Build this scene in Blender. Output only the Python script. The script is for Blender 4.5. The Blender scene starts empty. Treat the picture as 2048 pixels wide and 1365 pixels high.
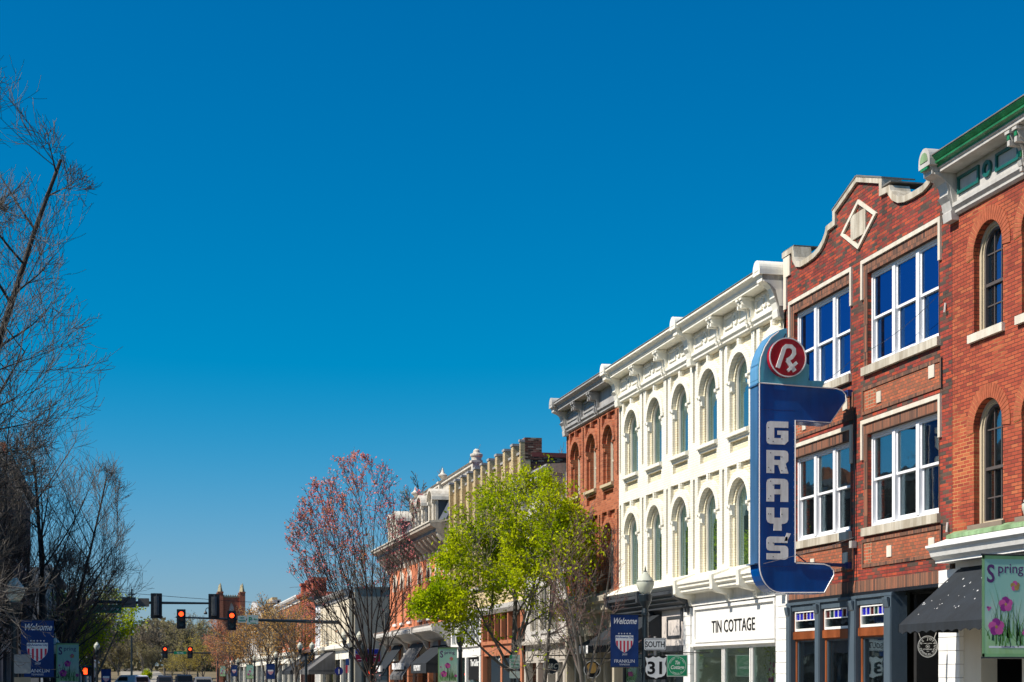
import bpy, bmesh, math, random
from mathutils import Vector, Matrix
from mathutils.geometry import tessellate_polygon
S = bpy.context.scene
COL = S.collection
R_ = math.radians
# ---------------------------------------------------------------- camera
cam_d = bpy.data.cameras.new('camera'); cam = bpy.data.objects.new('camera', cam_d); COL.objects.link(cam)
S.camera = cam
cam.location = (0, 0, 1.6)
cam.rotation_euler = (R_(90), 0, -math.atan(752/3200))
cam_d.lens = 56.25; cam_d.sensor_width = 36; cam_d.shift_y = .3259
cam_d.clip_start = .5; cam_d.clip_end = 3000
cam_d.dof.use_dof = True; cam_d.dof.focus_distance = 31; cam_d.dof.aperture_fstop = 7
# ---------------------------------------------------------------- sky and sun
SUN_EL = R_(46)
w = bpy.data.worlds.new('World'); S.world = w; w.use_nodes = True
nt = w.node_tree; bg = nt.nodes['Background']
sky = nt.nodes.new('ShaderNodeTexSky'); sky.sky_type = 'NISHITA'; sky.sun_disc = False
sky.sun_elevation = SUN_EL; sky.sun_rotation = R_(264)
sky.air_density = 1.0; sky.dust_density = .6; sky.ozone_density = 3.0; sky.altitude = 200
# deep polarised blue of the photograph: a per-channel curve on the sky's own colour
EXPO = .5; KX = 2**-EXPO
sp = nt.nodes.new('ShaderNodeSeparateColor'); cb = nt.nodes.new('ShaderNodeCombineColor'); nt.links.new(sky.outputs[0], sp.inputs[0])
for i, (ga, of, mn) in enumerate(((1.15, -2.76, .05), (.81, -.12, 0), (.9, .95, 0))):
    ma = nt.nodes.new('ShaderNodeMath'); ma.operation = 'MULTIPLY_ADD'; ma.inputs[1].default_value = ga*KX; ma.inputs[2].default_value = of*KX
    mx_ = nt.nodes.new('ShaderNodeMath'); mx_.operation = 'SMOOTH_MAX' if i == 0 else 'MAXIMUM'; mx_.inputs[1].default_value = mn
    if i == 0: mx_.inputs[1].default_value = -.05; mx_.inputs[2].default_value = .7
    nt.links.new(sp.outputs[i], ma.inputs[0]); nt.links.new(ma.outputs[0], mx_.inputs[0]); nt.links.new(mx_.outputs[0], cb.inputs[i])
nt.links.new(cb.outputs[0], bg.inputs[0])
bg.inputs[1].default_value = .1
sd = Vector((-math.cos(SUN_EL)*math.cos(R_(6)), -math.cos(SUN_EL)*math.sin(R_(6)), math.sin(SUN_EL)))
sl = bpy.data.lights.new('sun', 'SUN'); sl.energy = 4.9; sl.angle = R_(.5); sl.color = (1, .93, .82)
so = bpy.data.objects.new('sun', sl); COL.objects.link(so); so.rotation_euler = sd.to_track_quat('Z', 'Y').to_euler()
so.location = (-30, 0, 60)
S.view_settings.view_transform = 'Standard'; S.view_settings.look = 'None'
S.view_settings.exposure = EXPO; S.view_settings.gamma = 1
S.cycles.max_bounces = 6; S.cycles.transparent_max_bounces = 12; S.cycles.caustics_reflective = False; S.cycles.caustics_refractive = False
S.cycles.use_denoising = True
# ---------------------------------------------------------------- materials
MATS = {}
def newmat(name):
    m = bpy.data.materials.new(name); m.use_nodes = True; m.node_tree.nodes.clear()
    t = m.node_tree; o = t.nodes.new('ShaderNodeOutputMaterial')
    return m, t, o
def N(t, kind, **kw):
    n = t.nodes.new(kind)
    for k, v in kw.items():
        if k in n.inputs: n.inputs[k].default_value = v
        else: setattr(n, k, v)
    return n
def pos(t, sc=(1, 1, 1)):
    g = t.nodes.new('ShaderNodeNewGeometry'); m = N(t, 'ShaderNodeVectorMath', operation='MULTIPLY'); m.inputs[1].default_value = sc
    t.links.new(g.outputs['Position'], m.inputs[0]); return m.outputs[0]
def rgb(c, k=1.0): return (min(c[0]*k, 1), min(c[1]*k, 1), min(c[2]*k, 1), 1)
def paint(name, c, rough=.55, var=.12, streak=.0, bump=.15, metal=0, sc=2.5, spec=.4):
    if name in MATS: return MATS[name]
    m, t, o = newmat(name); L = t.links.new
    b = N(t, 'ShaderNodeBsdfPrincipled', Roughness=rough, Metallic=metal); b.inputs['Specular IOR Level'].default_value = spec
    n1 = N(t, 'ShaderNodeTexNoise', Scale=sc, Detail=6., Roughness=.65); L(pos(t, (1, 1, .6)), n1.inputs['Vector'])
    r = t.nodes.new('ShaderNodeValToRGB'); e = r.color_ramp.elements
    e[0].position = .3; e[0].color = rgb(c, 1-var); e[1].position = .7; e[1].color = rgb(c, 1+var*.5)
    L(n1.outputs[0], r.inputs[0]); out = r.outputs[0]
    if streak:
        n2 = N(t, 'ShaderNodeTexNoise', Scale=1., Detail=5., Roughness=.6); L(pos(t, (6, 6, .55)), n2.inputs['Vector'])
        r2 = t.nodes.new('ShaderNodeValToRGB'); e2 = r2.color_ramp.elements
        e2[0].position = .38; e2[0].color = (1-streak, 1-streak*1.1, 1-streak*1.25, 1); e2[1].position = .6; e2[1].color = (1, 1, 1, 1)
        mx = N(t, 'ShaderNodeMixRGB', blend_type='MULTIPLY'); mx.inputs[0].default_value = 1
        L(n2.outputs[0], r2.inputs[0]); L(out, mx.inputs[1]); L(r2.outputs[0], mx.inputs[2]); out = mx.outputs[0]
    L(out, b.inputs['Base Color'])
    if bump:
        n3 = N(t, 'ShaderNodeTexNoise', Scale=28. if bump < .4 else 5., Detail=4.); L(pos(t), n3.inputs['Vector'])
        bp = N(t, 'ShaderNodeBump', Strength=bump, Distance=.02); L(n3.outputs[0], bp.inputs['Height']); L(bp.outputs[0], b.inputs['Normal'])
    L(b.outputs[0], o.inputs[0]); MATS[name] = m; return m
def brick(name, cols, mortar, bw=.193, bh=.0588, ms=.007, bump=.5, stain=.35, offset=.5, patch=None, rough=.85):
    """cols: list of (position, colour) picked at random per brick"""
    if name in MATS: return MATS[name]
    m, t, o = newmat(name); L = t.links.new
    b = N(t, 'ShaderNodeBsdfPrincipled', Roughness=rough); b.inputs['Specular IOR Level'].default_value = .25
    g = t.nodes.new('ShaderNodeNewGeometry'); s = t.nodes.new('ShaderNodeSeparateXYZ'); L(g.outputs['Position'], s.inputs[0])
    a = N(t, 'ShaderNodeMath', operation='ADD'); L(s.outputs[0], a.inputs[0]); L(s.outputs[1], a.inputs[1])
    c = t.nodes.new('ShaderNodeCombineXYZ'); L(a.outputs[0], c.inputs[0]); L(s.outputs[2], c.inputs[1])
    nz = N(t, 'ShaderNodeTexNoise', Scale=6., Detail=2.); L(g.outputs['Position'], nz.inputs['Vector'])
    wv = N(t, 'ShaderNodeVectorMath', operation='MULTIPLY_ADD'); wv.inputs[1].default_value = (.012, .008, 0); L(nz.outputs['Color'], wv.inputs[0]); L(c.outputs[0], wv.inputs[2])
    br = N(t, 'ShaderNodeTexBrick', Scale=1.); br.offset = offset
    br.inputs['Color1'].default_value = (0, 0, 0, 1); br.inputs['Color2'].default_value = (1, 1, 1, 1); br.inputs['Mortar'].default_value = (.5, .5, .5, 1)
    br.inputs['Mortar Size'].default_value = ms; br.inputs['Mortar Smooth'].default_value = .25; br.inputs['Brick Width'].default_value = bw; br.inputs['Row Height'].default_value = bh
    L(wv.outputs[0], br.inputs['Vector'])
    r = t.nodes.new('ShaderNodeValToRGB'); cr = r.color_ramp; cr.interpolation = 'LINEAR'
    while len(cr.elements) < len(cols): cr.elements.new(.5)
    for e, (p, cc) in zip(cr.elements, cols): e.position = p; e.color = rgb(cc)
    L(br.outputs['Color'], r.inputs[0])
    mm = N(t, 'ShaderNodeMixRGB'); L(br.outputs['Fac'], mm.inputs[0]); L(r.outputs[0], mm.inputs[1])
    # mortar is fresher in some patches
    pn = N(t, 'ShaderNodeTexNoise', Scale=.9, Detail=3.); L(g.outputs['Position'], pn.inputs['Vector'])
    pr = t.nodes.new('ShaderNodeValToRGB'); pr.color_ramp.elements[0].position = .5; pr.color_ramp.elements[1].position = .62
    pr.color_ramp.elements[0].color = rgb(mortar); pr.color_ramp.elements[1].color = rgb(patch or mortar)
    L(pn.outputs[0], pr.inputs[0]); L(pr.outputs[0], mm.inputs[2])
    st = N(t, 'ShaderNodeTexNoise', Scale=.55, Detail=7., Roughness=.7); sv = N(t, 'ShaderNodeVectorMath', operation='MULTIPLY'); sv.inputs[1].default_value = (2.2, 2.2, .8)
    L(g.outputs['Position'], sv.inputs[0]); L(sv.outputs[0], st.inputs['Vector'])
    sr = t.nodes.new('ShaderNodeValToRGB'); sr.color_ramp.elements[0].position = .3; sr.color_ramp.elements[1].position = .52
    sr.color_ramp.elements[0].color = (1-stain, 1-stain, 1-stain, 1); sr.color_ramp.elements[1].color = (1, 1, 1, 1)
    L(st.outputs[0], sr.inputs[0])
    mu = N(t, 'ShaderNodeMixRGB', blend_type='MULTIPLY'); mu.inputs[0].default_value = 1; L(mm.outputs[0], mu.inputs[1]); L(sr.outputs[0], mu.inputs[2])
    L(mu.outputs[0], b.inputs['Base Color'])
    inv = N(t, 'ShaderNodeMath', operation='SUBTRACT'); inv.inputs[0].default_value = 1; L(br.outputs['Fac'], inv.inputs[1])
    bp = N(t, 'ShaderNodeBump', Strength=bump, Distance=.012); L(inv.outputs[0], bp.inputs['Height']); L(bp.outputs[0], b.inputs['Normal'])
    L(b.outputs[0], o.inputs[0]); MATS[name] = m; return m
def glass(name, refl=(1, 1, 1), dark=(.01, .014, .016), fac=.5, seethru=0., rough=.015, tint=(.7, .8, .78), wav=.02):
    if name in MATS: return MATS[name]
    m, t, o = newmat(name); L = t.links.new
    gl = N(t, 'ShaderNodeBsdfGlossy', Roughness=rough); gl.inputs[0].default_value = rgb(refl)
    n3 = N(t, 'ShaderNodeTexNoise', Scale=1.6, Detail=2.); L(pos(t), n3.inputs['Vector'])
    bp = N(t, 'ShaderNodeBump', Strength=wav, Distance=.1); L(n3.outputs[0], bp.inputs['Height']); L(bp.outputs[0], gl.inputs['Normal'])
    df = N(t, 'ShaderNodeBsdfDiffuse'); df.inputs[0].default_value = rgb(dark); base = df.outputs[0]
    if seethru:
        tr = N(t, 'ShaderNodeBsdfTransparent'); tr.inputs[0].default_value = rgb(tint)
        ms = t.nodes.new('ShaderNodeMixShader'); ms.inputs[0].default_value = seethru; L(base, ms.inputs[1]); L(tr.outputs[0], ms.inputs[2]); base = ms.outputs[0]
    lw = N(t, 'ShaderNodeLayerWeight', Blend=.5); mr = N(t, 'ShaderNodeMapRange'); mr.inputs['To Min'].default_value = fac*.55; mr.inputs['To Max'].default_value = min(1, fac*1.5)
    L(lw.outputs['Fresnel'], mr.inputs[0])
    mx = t.nodes.new('ShaderNodeMixShader'); L(mr.outputs[0], mx.inputs[0]); L(base, mx.inputs[1]); L(gl.outputs[0], mx.inputs[2])
    L(mx.outputs[0], o.inputs[0]); MATS[name] = m; return m
def emit(name, c, s):
    m, t, o = newmat(name); e = N(t, 'ShaderNodeEmission', Strength=s); e.inputs[0].default_value = rgb(c); t.links.new(e.outputs[0], o.inputs[0]); MATS[name] = m; return m
def leafmat(name, c1, c2, trans=.45, rough=.5):
    m, t, o = newmat(name); L = t.links.new
    n1 = N(t, 'ShaderNodeTexNoise', Scale=1.3, Detail=4.); L(pos(t), n1.inputs['Vector'])
    n2 = N(t, 'ShaderNodeTexNoise', Scale=14., Detail=1.); L(pos(t), n2.inputs['Vector'])
    ad = N(t, 'ShaderNodeMath', operation='ADD'); L(n1.outputs[0], ad.inputs[0]); L(n2.outputs[0], ad.inputs[1])
    r = t.nodes.new('ShaderNodeValToRGB'); r.color_ramp.elements[0].position = .8; r.color_ramp.elements[1].position = 1.2
    hf = N(t, 'ShaderNodeMapRange'); hf.inputs['From Min'].default_value = .7; hf.inputs['From Max'].default_value = 1.3
    L(ad.outputs[0], hf.inputs[0]); r.color_ramp.elements[0].position = .15; r.color_ramp.elements[1].position = .85
    r.color_ramp.elements[0].color = rgb(c1); r.color_ramp.elements[1].color = rgb(c2); L(hf.outputs[0], r.inputs[0])
    d = N(t, 'ShaderNodeBsdfDiffuse'); tl = N(t, 'ShaderNodeBsdfTranslucent'); L(r.outputs[0], d.inputs[0]); L(r.outputs[0], tl.inputs[0])
    mx = t.nodes.new('ShaderNodeMixShader'); mx.inputs[0].default_value = trans; L(d.outputs[0], mx.inputs[1]); L(tl.outputs[0], mx.inputs[2])
    L(mx.outputs[0], o.inputs[0]); MATS[name] = m; return m
# ---------------------------------------------------------------- mesh builder
class F:      # a flat working frame: u right, v up, n out
    def __init__(s, o, u, v, n): s.o, s.u, s.v, s.n = Vector(o), Vector(u), Vector(v), Vector(n)
    def __call__(s, u, v, n=0): return s.o + s.u*u + s.v*v + s.n*n
ST = F((13, 0, 0), (0, -1, 0), (0, 0, 1), (-1, 0, 0))          # street fronts on the sunny side (u = -Y, v = Z)
def front(x): return F((x, 0, 0), (0, -1, 0), (0, 0, 1), (-1, 0, 0))
def facing(y): return F((0, y, 0), (1, 0, 0), (0, 0, 1), (0, -1, 0))   # boards square to the street, u = X
def lft(x): return F((x, 0, 0), (0, 1, 0), (0, 0, 1), (1, 0, 0))       # shaded side fronts (u = Y)
GF = F((0, 0, 0), (1, 0, 0), (0, 1, 0), (0, 0, 1))
class MB:
    def __init__(s, fr=None): s.V = []; s.Fc = []; s.M = []; s.fr = fr or GF; s.m = 0
    def add(s, vs, fs):
        k = len(s.V); s.V.extend(vs)
        for f in fs: s.Fc.append(tuple(i+k for i in f)); s.M.append(s.m)
    def box(s, u0, u1, v0, v1, n0, n1):
        f = s.fr; vs = [f(u, v, n) for n in (n0, n1) for v in (v0, v1) for u in (u0, u1)]
        s.add(vs, [(0, 1, 3, 2), (4, 6, 7, 5), (0, 4, 5, 1), (2, 3, 7, 6), (0, 2, 6, 4), (1, 5, 7, 3)]); return s
    def prism(s, pts, n0, n1):
        f = s.fr; k = len(pts); vs = [f(u, v, n0) for u, v in pts]+[f(u, v, n1) for u, v in pts]
        s.add(vs, [tuple(range(k)), tuple(range(2*k-1, k-1, -1))]+[(i, (i+1) % k, k+(i+1) % k, k+i) for i in range(k)]); return s
    def prof(s, pts, u0, u1):          # pts are (n, v); swept along u
        f = s.fr; k = len(pts); vs = [f(u0, v, n) for n, v in pts]+[f(u1, v, n) for n, v in pts]
        s.add(vs, [tuple(range(k)), tuple(range(2*k-1, k-1, -1))]+[(i, (i+1) % k, k+(i+1) % k, k+i) for i in range(k)]); return s
    def rings(s, outer, inner, n0, n1):
        f = s.fr; k = len(outer); vs = []
        for n in (n0, n1):
            vs += [f(u, v, n) for u, v in outer]+[f(u, v, n) for u, v in inner]
        fs = []
        for i in range(k):
            j = (i+1) % k
            fs += [(i, j, k+j, k+i), (2*k+i, 3*k+i, 3*k+j, 2*k+j), (i, 2*k+i, 2*k+j, j), (k+i, k+j, 3*k+j, 3*k+i)]
        s.add(vs, fs); return s
    def wall(s, outer, holes, n, depth, rim=True):
        f = s.fr; loops = [outer]+holes
        tri = tessellate_polygon([[Vector((u, v, 0)) for u, v in lp] for lp in loops])
        s.add([f(u, v, n) for lp in loops for u, v in lp], [tuple(x) for x in tri])
        for li, lp in enumerate(loops):
            if li == 0 and not rim: continue
            k = len(lp); s.add([f(u, v, n) for u, v in lp]+[f(u, v, n-depth) for u, v in lp], [(i, (i+1) % k, k+(i+1) % k, k+i) for i in range(k)])
        return s
    def tube(s, pts, rad, k=6, cap=True):
        if not isinstance(rad, (list, tuple)): rad = [rad]*len(pts)
        pts = [Vector(p) for p in pts]; vs = []; fs = []; a = None
        for i, p in enumerate(pts):
            d = (pts[min(i+1, len(pts)-1)]-pts[max(i-1, 0)]).normalized()
            if a is None: a = d.orthogonal().normalized()
            else:
                a = (a-d*a.dot(d))
                a = a.normalized() if a.length > 1e-5 else d.orthogonal().normalized()
            b = d.cross(a); r = rad[i]
            for j in range(k):
                t = 2*math.pi*j/k; vs.append(p+a*(math.cos(t)*r)+b*(math.sin(t)*r))
        for i in range(len(pts)-1):
            for j in range(k):
                q = (j+1) % k; fs.append((i*k+j, i*k+q, (i+1)*k+q, (i+1)*k+j))
        if cap and k > 3: fs.append(tuple(range(k-1, -1, -1))); fs.append(tuple((len(pts)-1)*k+j for j in range(k)))
        s.add(vs, fs); return s
    def tubef(s, pts, r, k=6): return s.tube([s.fr(*p) for p in pts], r, k)
    def lathe(s, c, prof, k=16, axis='z'):
        c = Vector(c); vs = []; fs = []
        for r, z in prof:
            for j in range(k):
                t = 2*math.pi*j/k
                vs.append(c+Vector((r*math.cos(t), r*math.sin(t), z)))
        n = len(prof)
        for i in range(n-1):
            for j in range(k):
                q = (j+1) % k; fs.append((i*k+j, i*k+q, (i+1)*k+q, (i+1)*k+j))
        fs.append(tuple(range(k-1, -1, -1))); fs.append(tuple((n-1)*k+j for j in range(k)))
        s.add(vs, fs); return s
    def disc(s, u, v, r, n0, n1, k=32, ru=None):
        ru = ru or r
        return s.prism([(u+ru*math.cos(2*math.pi*i/k), v+r*math.sin(2*math.pi*i/k)) for i in range(k)], n0, n1)
    def ring(s, u, v, r0, r1, n0, n1, a0=0, a1=2*math.pi, k=32):
        o = [(u+r1*math.cos(a0+(a1-a0)*i/k), v+r1*math.sin(a0+(a1-a0)*i/k)) for i in range(k+1)]
        i_ = [(u+r0*math.cos(a0+(a1-a0)*i/k), v+r0*math.sin(a0+(a1-a0)*i/k)) for i in range(k+1)]
        return s.prism(o+i_[::-1], n0, n1)
    def stroke(s, pts, w, n0, n1):
        a, b = offset(pts, w/2), offset(pts, -w/2)
        for i in range(len(pts)-1): s.prism([a[i], a[i+1], b[i+1], b[i]], n0, n1)
        return s
    def text(s, st, u, v, size, n0, n1, xs=1, shear=0, bold=0, align='CENTER', rot=0):
        cu = bpy.data.curves.new('t', 'FONT'); cu.body = st; cu.size = size; cu.shear = shear; cu.offset = bold; cu.align_x = align; cu.resolution_u = 3
        ob = bpy.data.objects.new('t', cu); me = ob.to_mesh()
        cr, sr = math.cos(rot), math.sin(rot)
        P = [((p.co.x*xs), p.co.y) for p in me.vertices]
        P = [(u+x*cr-y*sr, v+x*sr+y*cr) for x, y in P]
        fs = [tuple(q.vertices) for q in me.polygons]
        f = s.fr; k = len(P)
        edge = {}
        for q in fs:
            for i in range(len(q)):
                e = (q[i], q[(i+1) % len(q)]); key = tuple(sorted(e)); edge[key] = None if key in edge else e
        s.add([f(a, b, n1) for a, b in P]+[f(a, b, n0) for a, b in P], fs+[(e[1], e[0], e[0]+k, e[1]+k) for e in edge.values() if e])
        ob.to_mesh_clear(); bpy.data.objects.remove(ob); bpy.data.curves.remove(cu); return s
    def arctext(s, st, u, v, r, a0, a1, size, n0, n1, flip=False, xs=1, bold=0):
        k = len(st)
        for i, ch in enumerate(st):
            a = a0+(a1-a0)*(i/(k-1) if k > 1 else .5)
            rr = r
            s.text(ch, u+rr*math.cos(a), v+rr*math.sin(a), size, n0, n1, xs=xs, bold=bold, rot=a-math.pi/2 if not flip else a+math.pi/2)
        return s
    def build(s, name, mats, parent=None, smooth=False, fix=True):
        me = bpy.data.meshes.new(name); off = Vector((0, 0, 0)); p = parent
        while p is not None: off += p.location; p = p.parent
        me.from_pydata([tuple(v-off) for v in s.V], [], s.Fc)
        if not isinstance(mats, (list, tuple)): mats = [mats]
        for m in mats: me.materials.append(m)
        if len(mats) > 1: me.polygons.foreach_set('material_index', s.M)
        if fix:
            bm = bmesh.new(); bm.from_mesh(me); bmesh.ops.recalc_face_normals(bm, faces=bm.faces); bm.to_mesh(me); bm.free()
        if smooth: me.polygons.foreach_set('use_smooth', [True]*len(me.polygons))
        me.update()
        o = bpy.data.objects.new(name, me); COL.objects.link(o)
        if parent is not None: o.parent = parent
        return o
def offset(pts, d):
    out = []; k = len(pts)
    for i in range(k):
        nn = []
        for a, b in ((i-1, i), (i, i+1)):
            if a < 0 or b >= k: continue
            dx, dy = pts[b][0]-pts[a][0], pts[b][1]-pts[a][1]; l = math.hypot(dx, dy) or 1; nn.append((-dy/l, dx/l))
        if len(nn) == 1: nx, ny = nn[0]; sc = 1
        else:
            nx, ny = nn[0][0]+nn[1][0], nn[0][1]+nn[1][1]; l = math.hypot(nx, ny) or 1; nx /= l; ny /= l
            sc = min(1/max(nx*nn[0][0]+ny*nn[0][1], .4), 2)
        out.append((pts[i][0]+nx*d*sc, pts[i][1]+ny*d*sc))
    return out
def empty(name, label, cat, loc=(0, 0, 0), group=None, kind=None):
    o = bpy.data.objects.new(name, None); COL.objects.link(o); o.location = loc; o.empty_display_size = .3
    return tag(o, label, cat, group, kind)
def tag(o, label=None, cat=None, group=None, kind=None):
    if label: o['label'] = label
    if cat: o['category'] = cat
    if group: o['group'] = group
    if kind: o['kind'] = kind
    return o
def copy_tree(o, parent=None):
    c = o.copy(); COL.objects.link(c); c.parent = parent
    for ch in [x for x in COL.objects if x.parent == o]: copy_tree(ch, c)
    return c
def archpts(c, w, v0, vs, n=12):
    r = w/2
    return [(c-r, v0), (c+r, v0)]+[(c+r*math.cos(math.pi*i/n), vs+r*math.sin(math.pi*i/n)) for i in range(n+1)]
def rectpts(u0, u1, v0, v1): return [(u0, v0), (u1, v0), (u1, v1), (u0, v1)]
# ---------------------------------------------------------------- shared materials
BR_GRAY = brick('variegated_red_brick', [(0, (.055, .048, .042)), (.2, (.11, .07, .05)), (.34, (.21, .035, .028)), (.62, (.30, .050, .032)), (.85, (.44, .075, .032)), (1, (.25, .036, .036))], (.075, .04, .032), patch=(.14, .085, .06), stain=.4)
BR_GRID = brick('stack_bond_brick', [(0, (.16, .09, .05)), (.4, (.38, .09, .045)), (1, (.5, .11, .05))], (.36, .27, .17), bw=.1, bh=.0588, offset=0, ms=.007, stain=.2)
BR_SOLD = brick('soldier_brick', [(0, (.09, .055, .045)), (.45, (.20, .10, .065)), (1, (.30, .12, .07))], (.09, .055, .04), bw=.062, bh=.5, offset=0, ms=.006, stain=.3)
BR_ORANGE = brick('orange_brick', [(0, (.24, .045, .028)), (.35, (.33, .062, .033)), (.7, (.39, .080, .038)), (1, (.43, .12, .05))], (.11, .04, .026), patch=(.50, .24, .09), stain=.28)
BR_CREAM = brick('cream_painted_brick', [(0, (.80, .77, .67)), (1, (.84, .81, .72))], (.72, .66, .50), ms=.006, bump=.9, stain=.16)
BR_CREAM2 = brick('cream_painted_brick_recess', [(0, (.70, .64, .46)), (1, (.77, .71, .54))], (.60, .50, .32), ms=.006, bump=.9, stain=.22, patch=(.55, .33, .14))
BR_BROWN = brick('brown_red_brick', [(0, (.25, .07, .035)), (.5, (.40, .11, .05)), (1, (.46, .15, .07))], (.32, .18, .11), stain=.22)
BR_TAN = brick('tan_brick', [(0, (.40, .29, .15)), (.5, (.52, .40, .22)), (1, (.58, .45, .26))], (.34, .27, .17), stain=.3)
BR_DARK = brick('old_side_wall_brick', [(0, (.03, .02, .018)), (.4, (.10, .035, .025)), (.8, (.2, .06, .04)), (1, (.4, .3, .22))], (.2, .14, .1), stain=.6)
BR_CORAL = brick('coral_brick', [(0, (.58, .17, .08)), (1, (.68, .23, .11))], (.5, .2, .1), bump=.3, stain=.15)
BR_FAR = brick('far_red_brick', [(0, (.36, .07, .04)), (1, (.5, .12, .06))], (.3, .15, .1), bw=.25, bh=.09, stain=.3)
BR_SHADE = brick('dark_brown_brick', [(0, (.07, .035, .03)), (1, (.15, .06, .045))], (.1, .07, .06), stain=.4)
BR_PANEL = brick('small_brown_brick', [(0, (.24, .10, .055)), (.5, (.36, .10, .05)), (1, (.46, .13, .06))], (.16, .09, .06), bw=.12, stain=.25)
STONE = paint('weathered_limestone', (.56, .51, .42), .8, .22, .35)
STONE2 = paint('clean_limestone', (.68, .62, .52), .8, .12, .15)
CREAM = paint('cream_trim_paint', (.83, .80, .70), .6, .06, .08)
WHITE = paint('white_paint', (.80, .79, .76), .5, .05, .08)
WSASH = paint('white_sash_paint', (.80, .80, .82), .4, .03, bump=0)
GREYP = paint('grey_cornice_paint', (.36, .35, .34), .6, .14, .2)
GREYL = paint('pale_grey_paint', (.50, .48, .45), .6, .1, .15)
DKGREY = paint('charcoal_paint', (.05, .055, .065), .5, .2)
SLATE = paint('slate_blue_paint', (.075, .105, .135), .45, .12, .1)
GREEN = paint('green_cornice_paint', (.025, .23, .085), .35, .3, .2)
GREENSH = paint('shaded_green_paint', (.01, .11, .09), .4, .2)  # frieze green darkened, the shade under the cornice is in the colour
COPPER = paint('verdigris_flashing', (.24, .38, .2), .7, .35, .3)
WOOD = paint('varnished_wood', (.30, .085, .028), .35, .35, .3)
CANVAS = paint('charcoal_canvas', (.016, .021, .028), .85, .25, .2, sc=1.2)
CANVG = paint('grey_canvas', (.12, .12, .125), .85, .2, .2)
BLACK = paint('black_metal', (.012, .014, .018), .4, .2)
POLE = paint('dark_green_black_metal', (.012, .02, .026), .35, .2)
DARKIN = paint('dark_interior', (.012, .012, .013), .9, .3, bump=0)  # near-black colour paints in the shade of rooms, entries and doorways
PALEIN = paint('pale_interior', (.80, .78, .70), .9, .1, bump=0)
ROOF = paint('roof_felt', (.12, .115, .11), .9, .2)
DECK = paint('dark_parapet_cap', (.16, .155, .14), .8, .3)
BLUE = paint('deep_blue_enamel', (.0, .07, .30), .22, .3, .12, bump=0, spec=.25, sc=1.3)
LBLUE = paint('light_blue_enamel', (.10, .42, .55), .25, .12, .1, bump=0, spec=.3)
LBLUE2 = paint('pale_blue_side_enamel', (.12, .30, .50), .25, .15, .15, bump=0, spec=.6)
RED = paint('red_enamel', (.42, .004, .02), .2, .12, bump=0, spec=.6)
LETTER = paint('weathered_white_letters', (.84, .84, .82), .35, .25, .2, bump=0)
NEON = paint('glass_neon_tube', (.75, .72, .7), .15, .05, bump=0)
NAVY = paint('navy_cloth', (.004, .035, .16), .8, .3, bump=.5, sc=3)
MINT = paint('mint_cloth', (.30, .55, .43), .8, .12, bump=.1)
MINTG = paint('green_cloth', (.27, .50, .22), .8, .2, bump=.1)
WCLOTH = paint('white_print', (.75, .75, .75), .8, .05, bump=0)
RCLOTH = paint('red_print', (.60, .03, .07), .8, .08, bump=0)
BCLOTH = paint('blue_print', (.01, .06, .25), .8, .1, bump=0)
PCLOTH = paint('purple_print', (.10, .03, .14), .8, .1, bump=0)
VCLOTH = paint('magenta_print', (.32, .03, .26), .8, .3, bump=0, sc=20)
PKCLOTH = paint('pink_print', (.62, .10, .34), .8, .2, bump=0, sc=20)
LGRN = paint('leaf_green_print', (.10, .26, .05), .8, .3, bump=0, sc=9)
DGRN = paint('dark_green_print', (.03, .10, .06), .8, .3, bump=0, sc=9)
SGREEN = paint('sign_green', (.0, .24, .11), .4, .05, bump=0)
SWHITE = paint('sign_white', (.78, .78, .76), .4, .06, bump=0)
SBLACK = paint('sign_black', (.008, .008, .009), .65, .05, bump=0, spec=.2)
GOLD = paint('gold_print', (.45, .27, .08), .5, .3, bump=0, sc=8)
BEIGE = paint('beige_stucco', (.66, .52, .30), .85, .1, .1)
TERRA = paint('terracotta_paint', (.46, .17, .085), .6, .12, .1)
GWALL = paint('grey_stucco', (.33, .31, .26), .9, .12, .12)
BARK = paint('grey_bark', (.13, .115, .10), .9, .35, sc=9)
BARKD = paint('dark_bark', (.045, .038, .034), .9, .35, sc=9)
BARKT = paint('purplish_twig', (.095, .07, .068), .9, .3, sc=9)
BARKR = paint('reddish_twig', (.15, .085, .075), .9, .3, sc=9)
G_BLUE = glass('sky_blue_tint_glass', (.10, .32, .78), fac=.75, dark=(.003, .006, .02))  # blue tint puts the deep sky reflection into the glass colour
G_DARK = glass('dark_window_glass', (.8, .95, 1), fac=.42, seethru=.75)
G_SHOP = glass('shop_window_glass', (.9, 1, 1), fac=.26, seethru=.97, tint=(.86, .93, .9))
G_ARCH = glass('arched_window_glass', (.60, .82, .86), fac=.85, dark=(.025, .05, .045))
G_FAR = glass('far_window_glass', (.7, .8, .9), fac=.3, dark=(.02, .022, .025))
GLOBE = paint('frosted_lamp_globe', (.60, .58, .46), .25, .06, bump=0, spec=.8)
# lamp globes let some light through
def globemat():
    m, t, o = newmat('frosted_globe_glass'); L = t.links.new
    b = N(t, 'ShaderNodeBsdfPrincipled', Roughness=.25); b.inputs['Base Color'].default_value = (.72, .74, .62, 1); b.inputs['Transmission Weight'].default_value = .35; b.inputs['IOR'].default_value = 1.2
    L(b.outputs[0], o.inputs[0]); return m
GLOBE = globemat()
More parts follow.
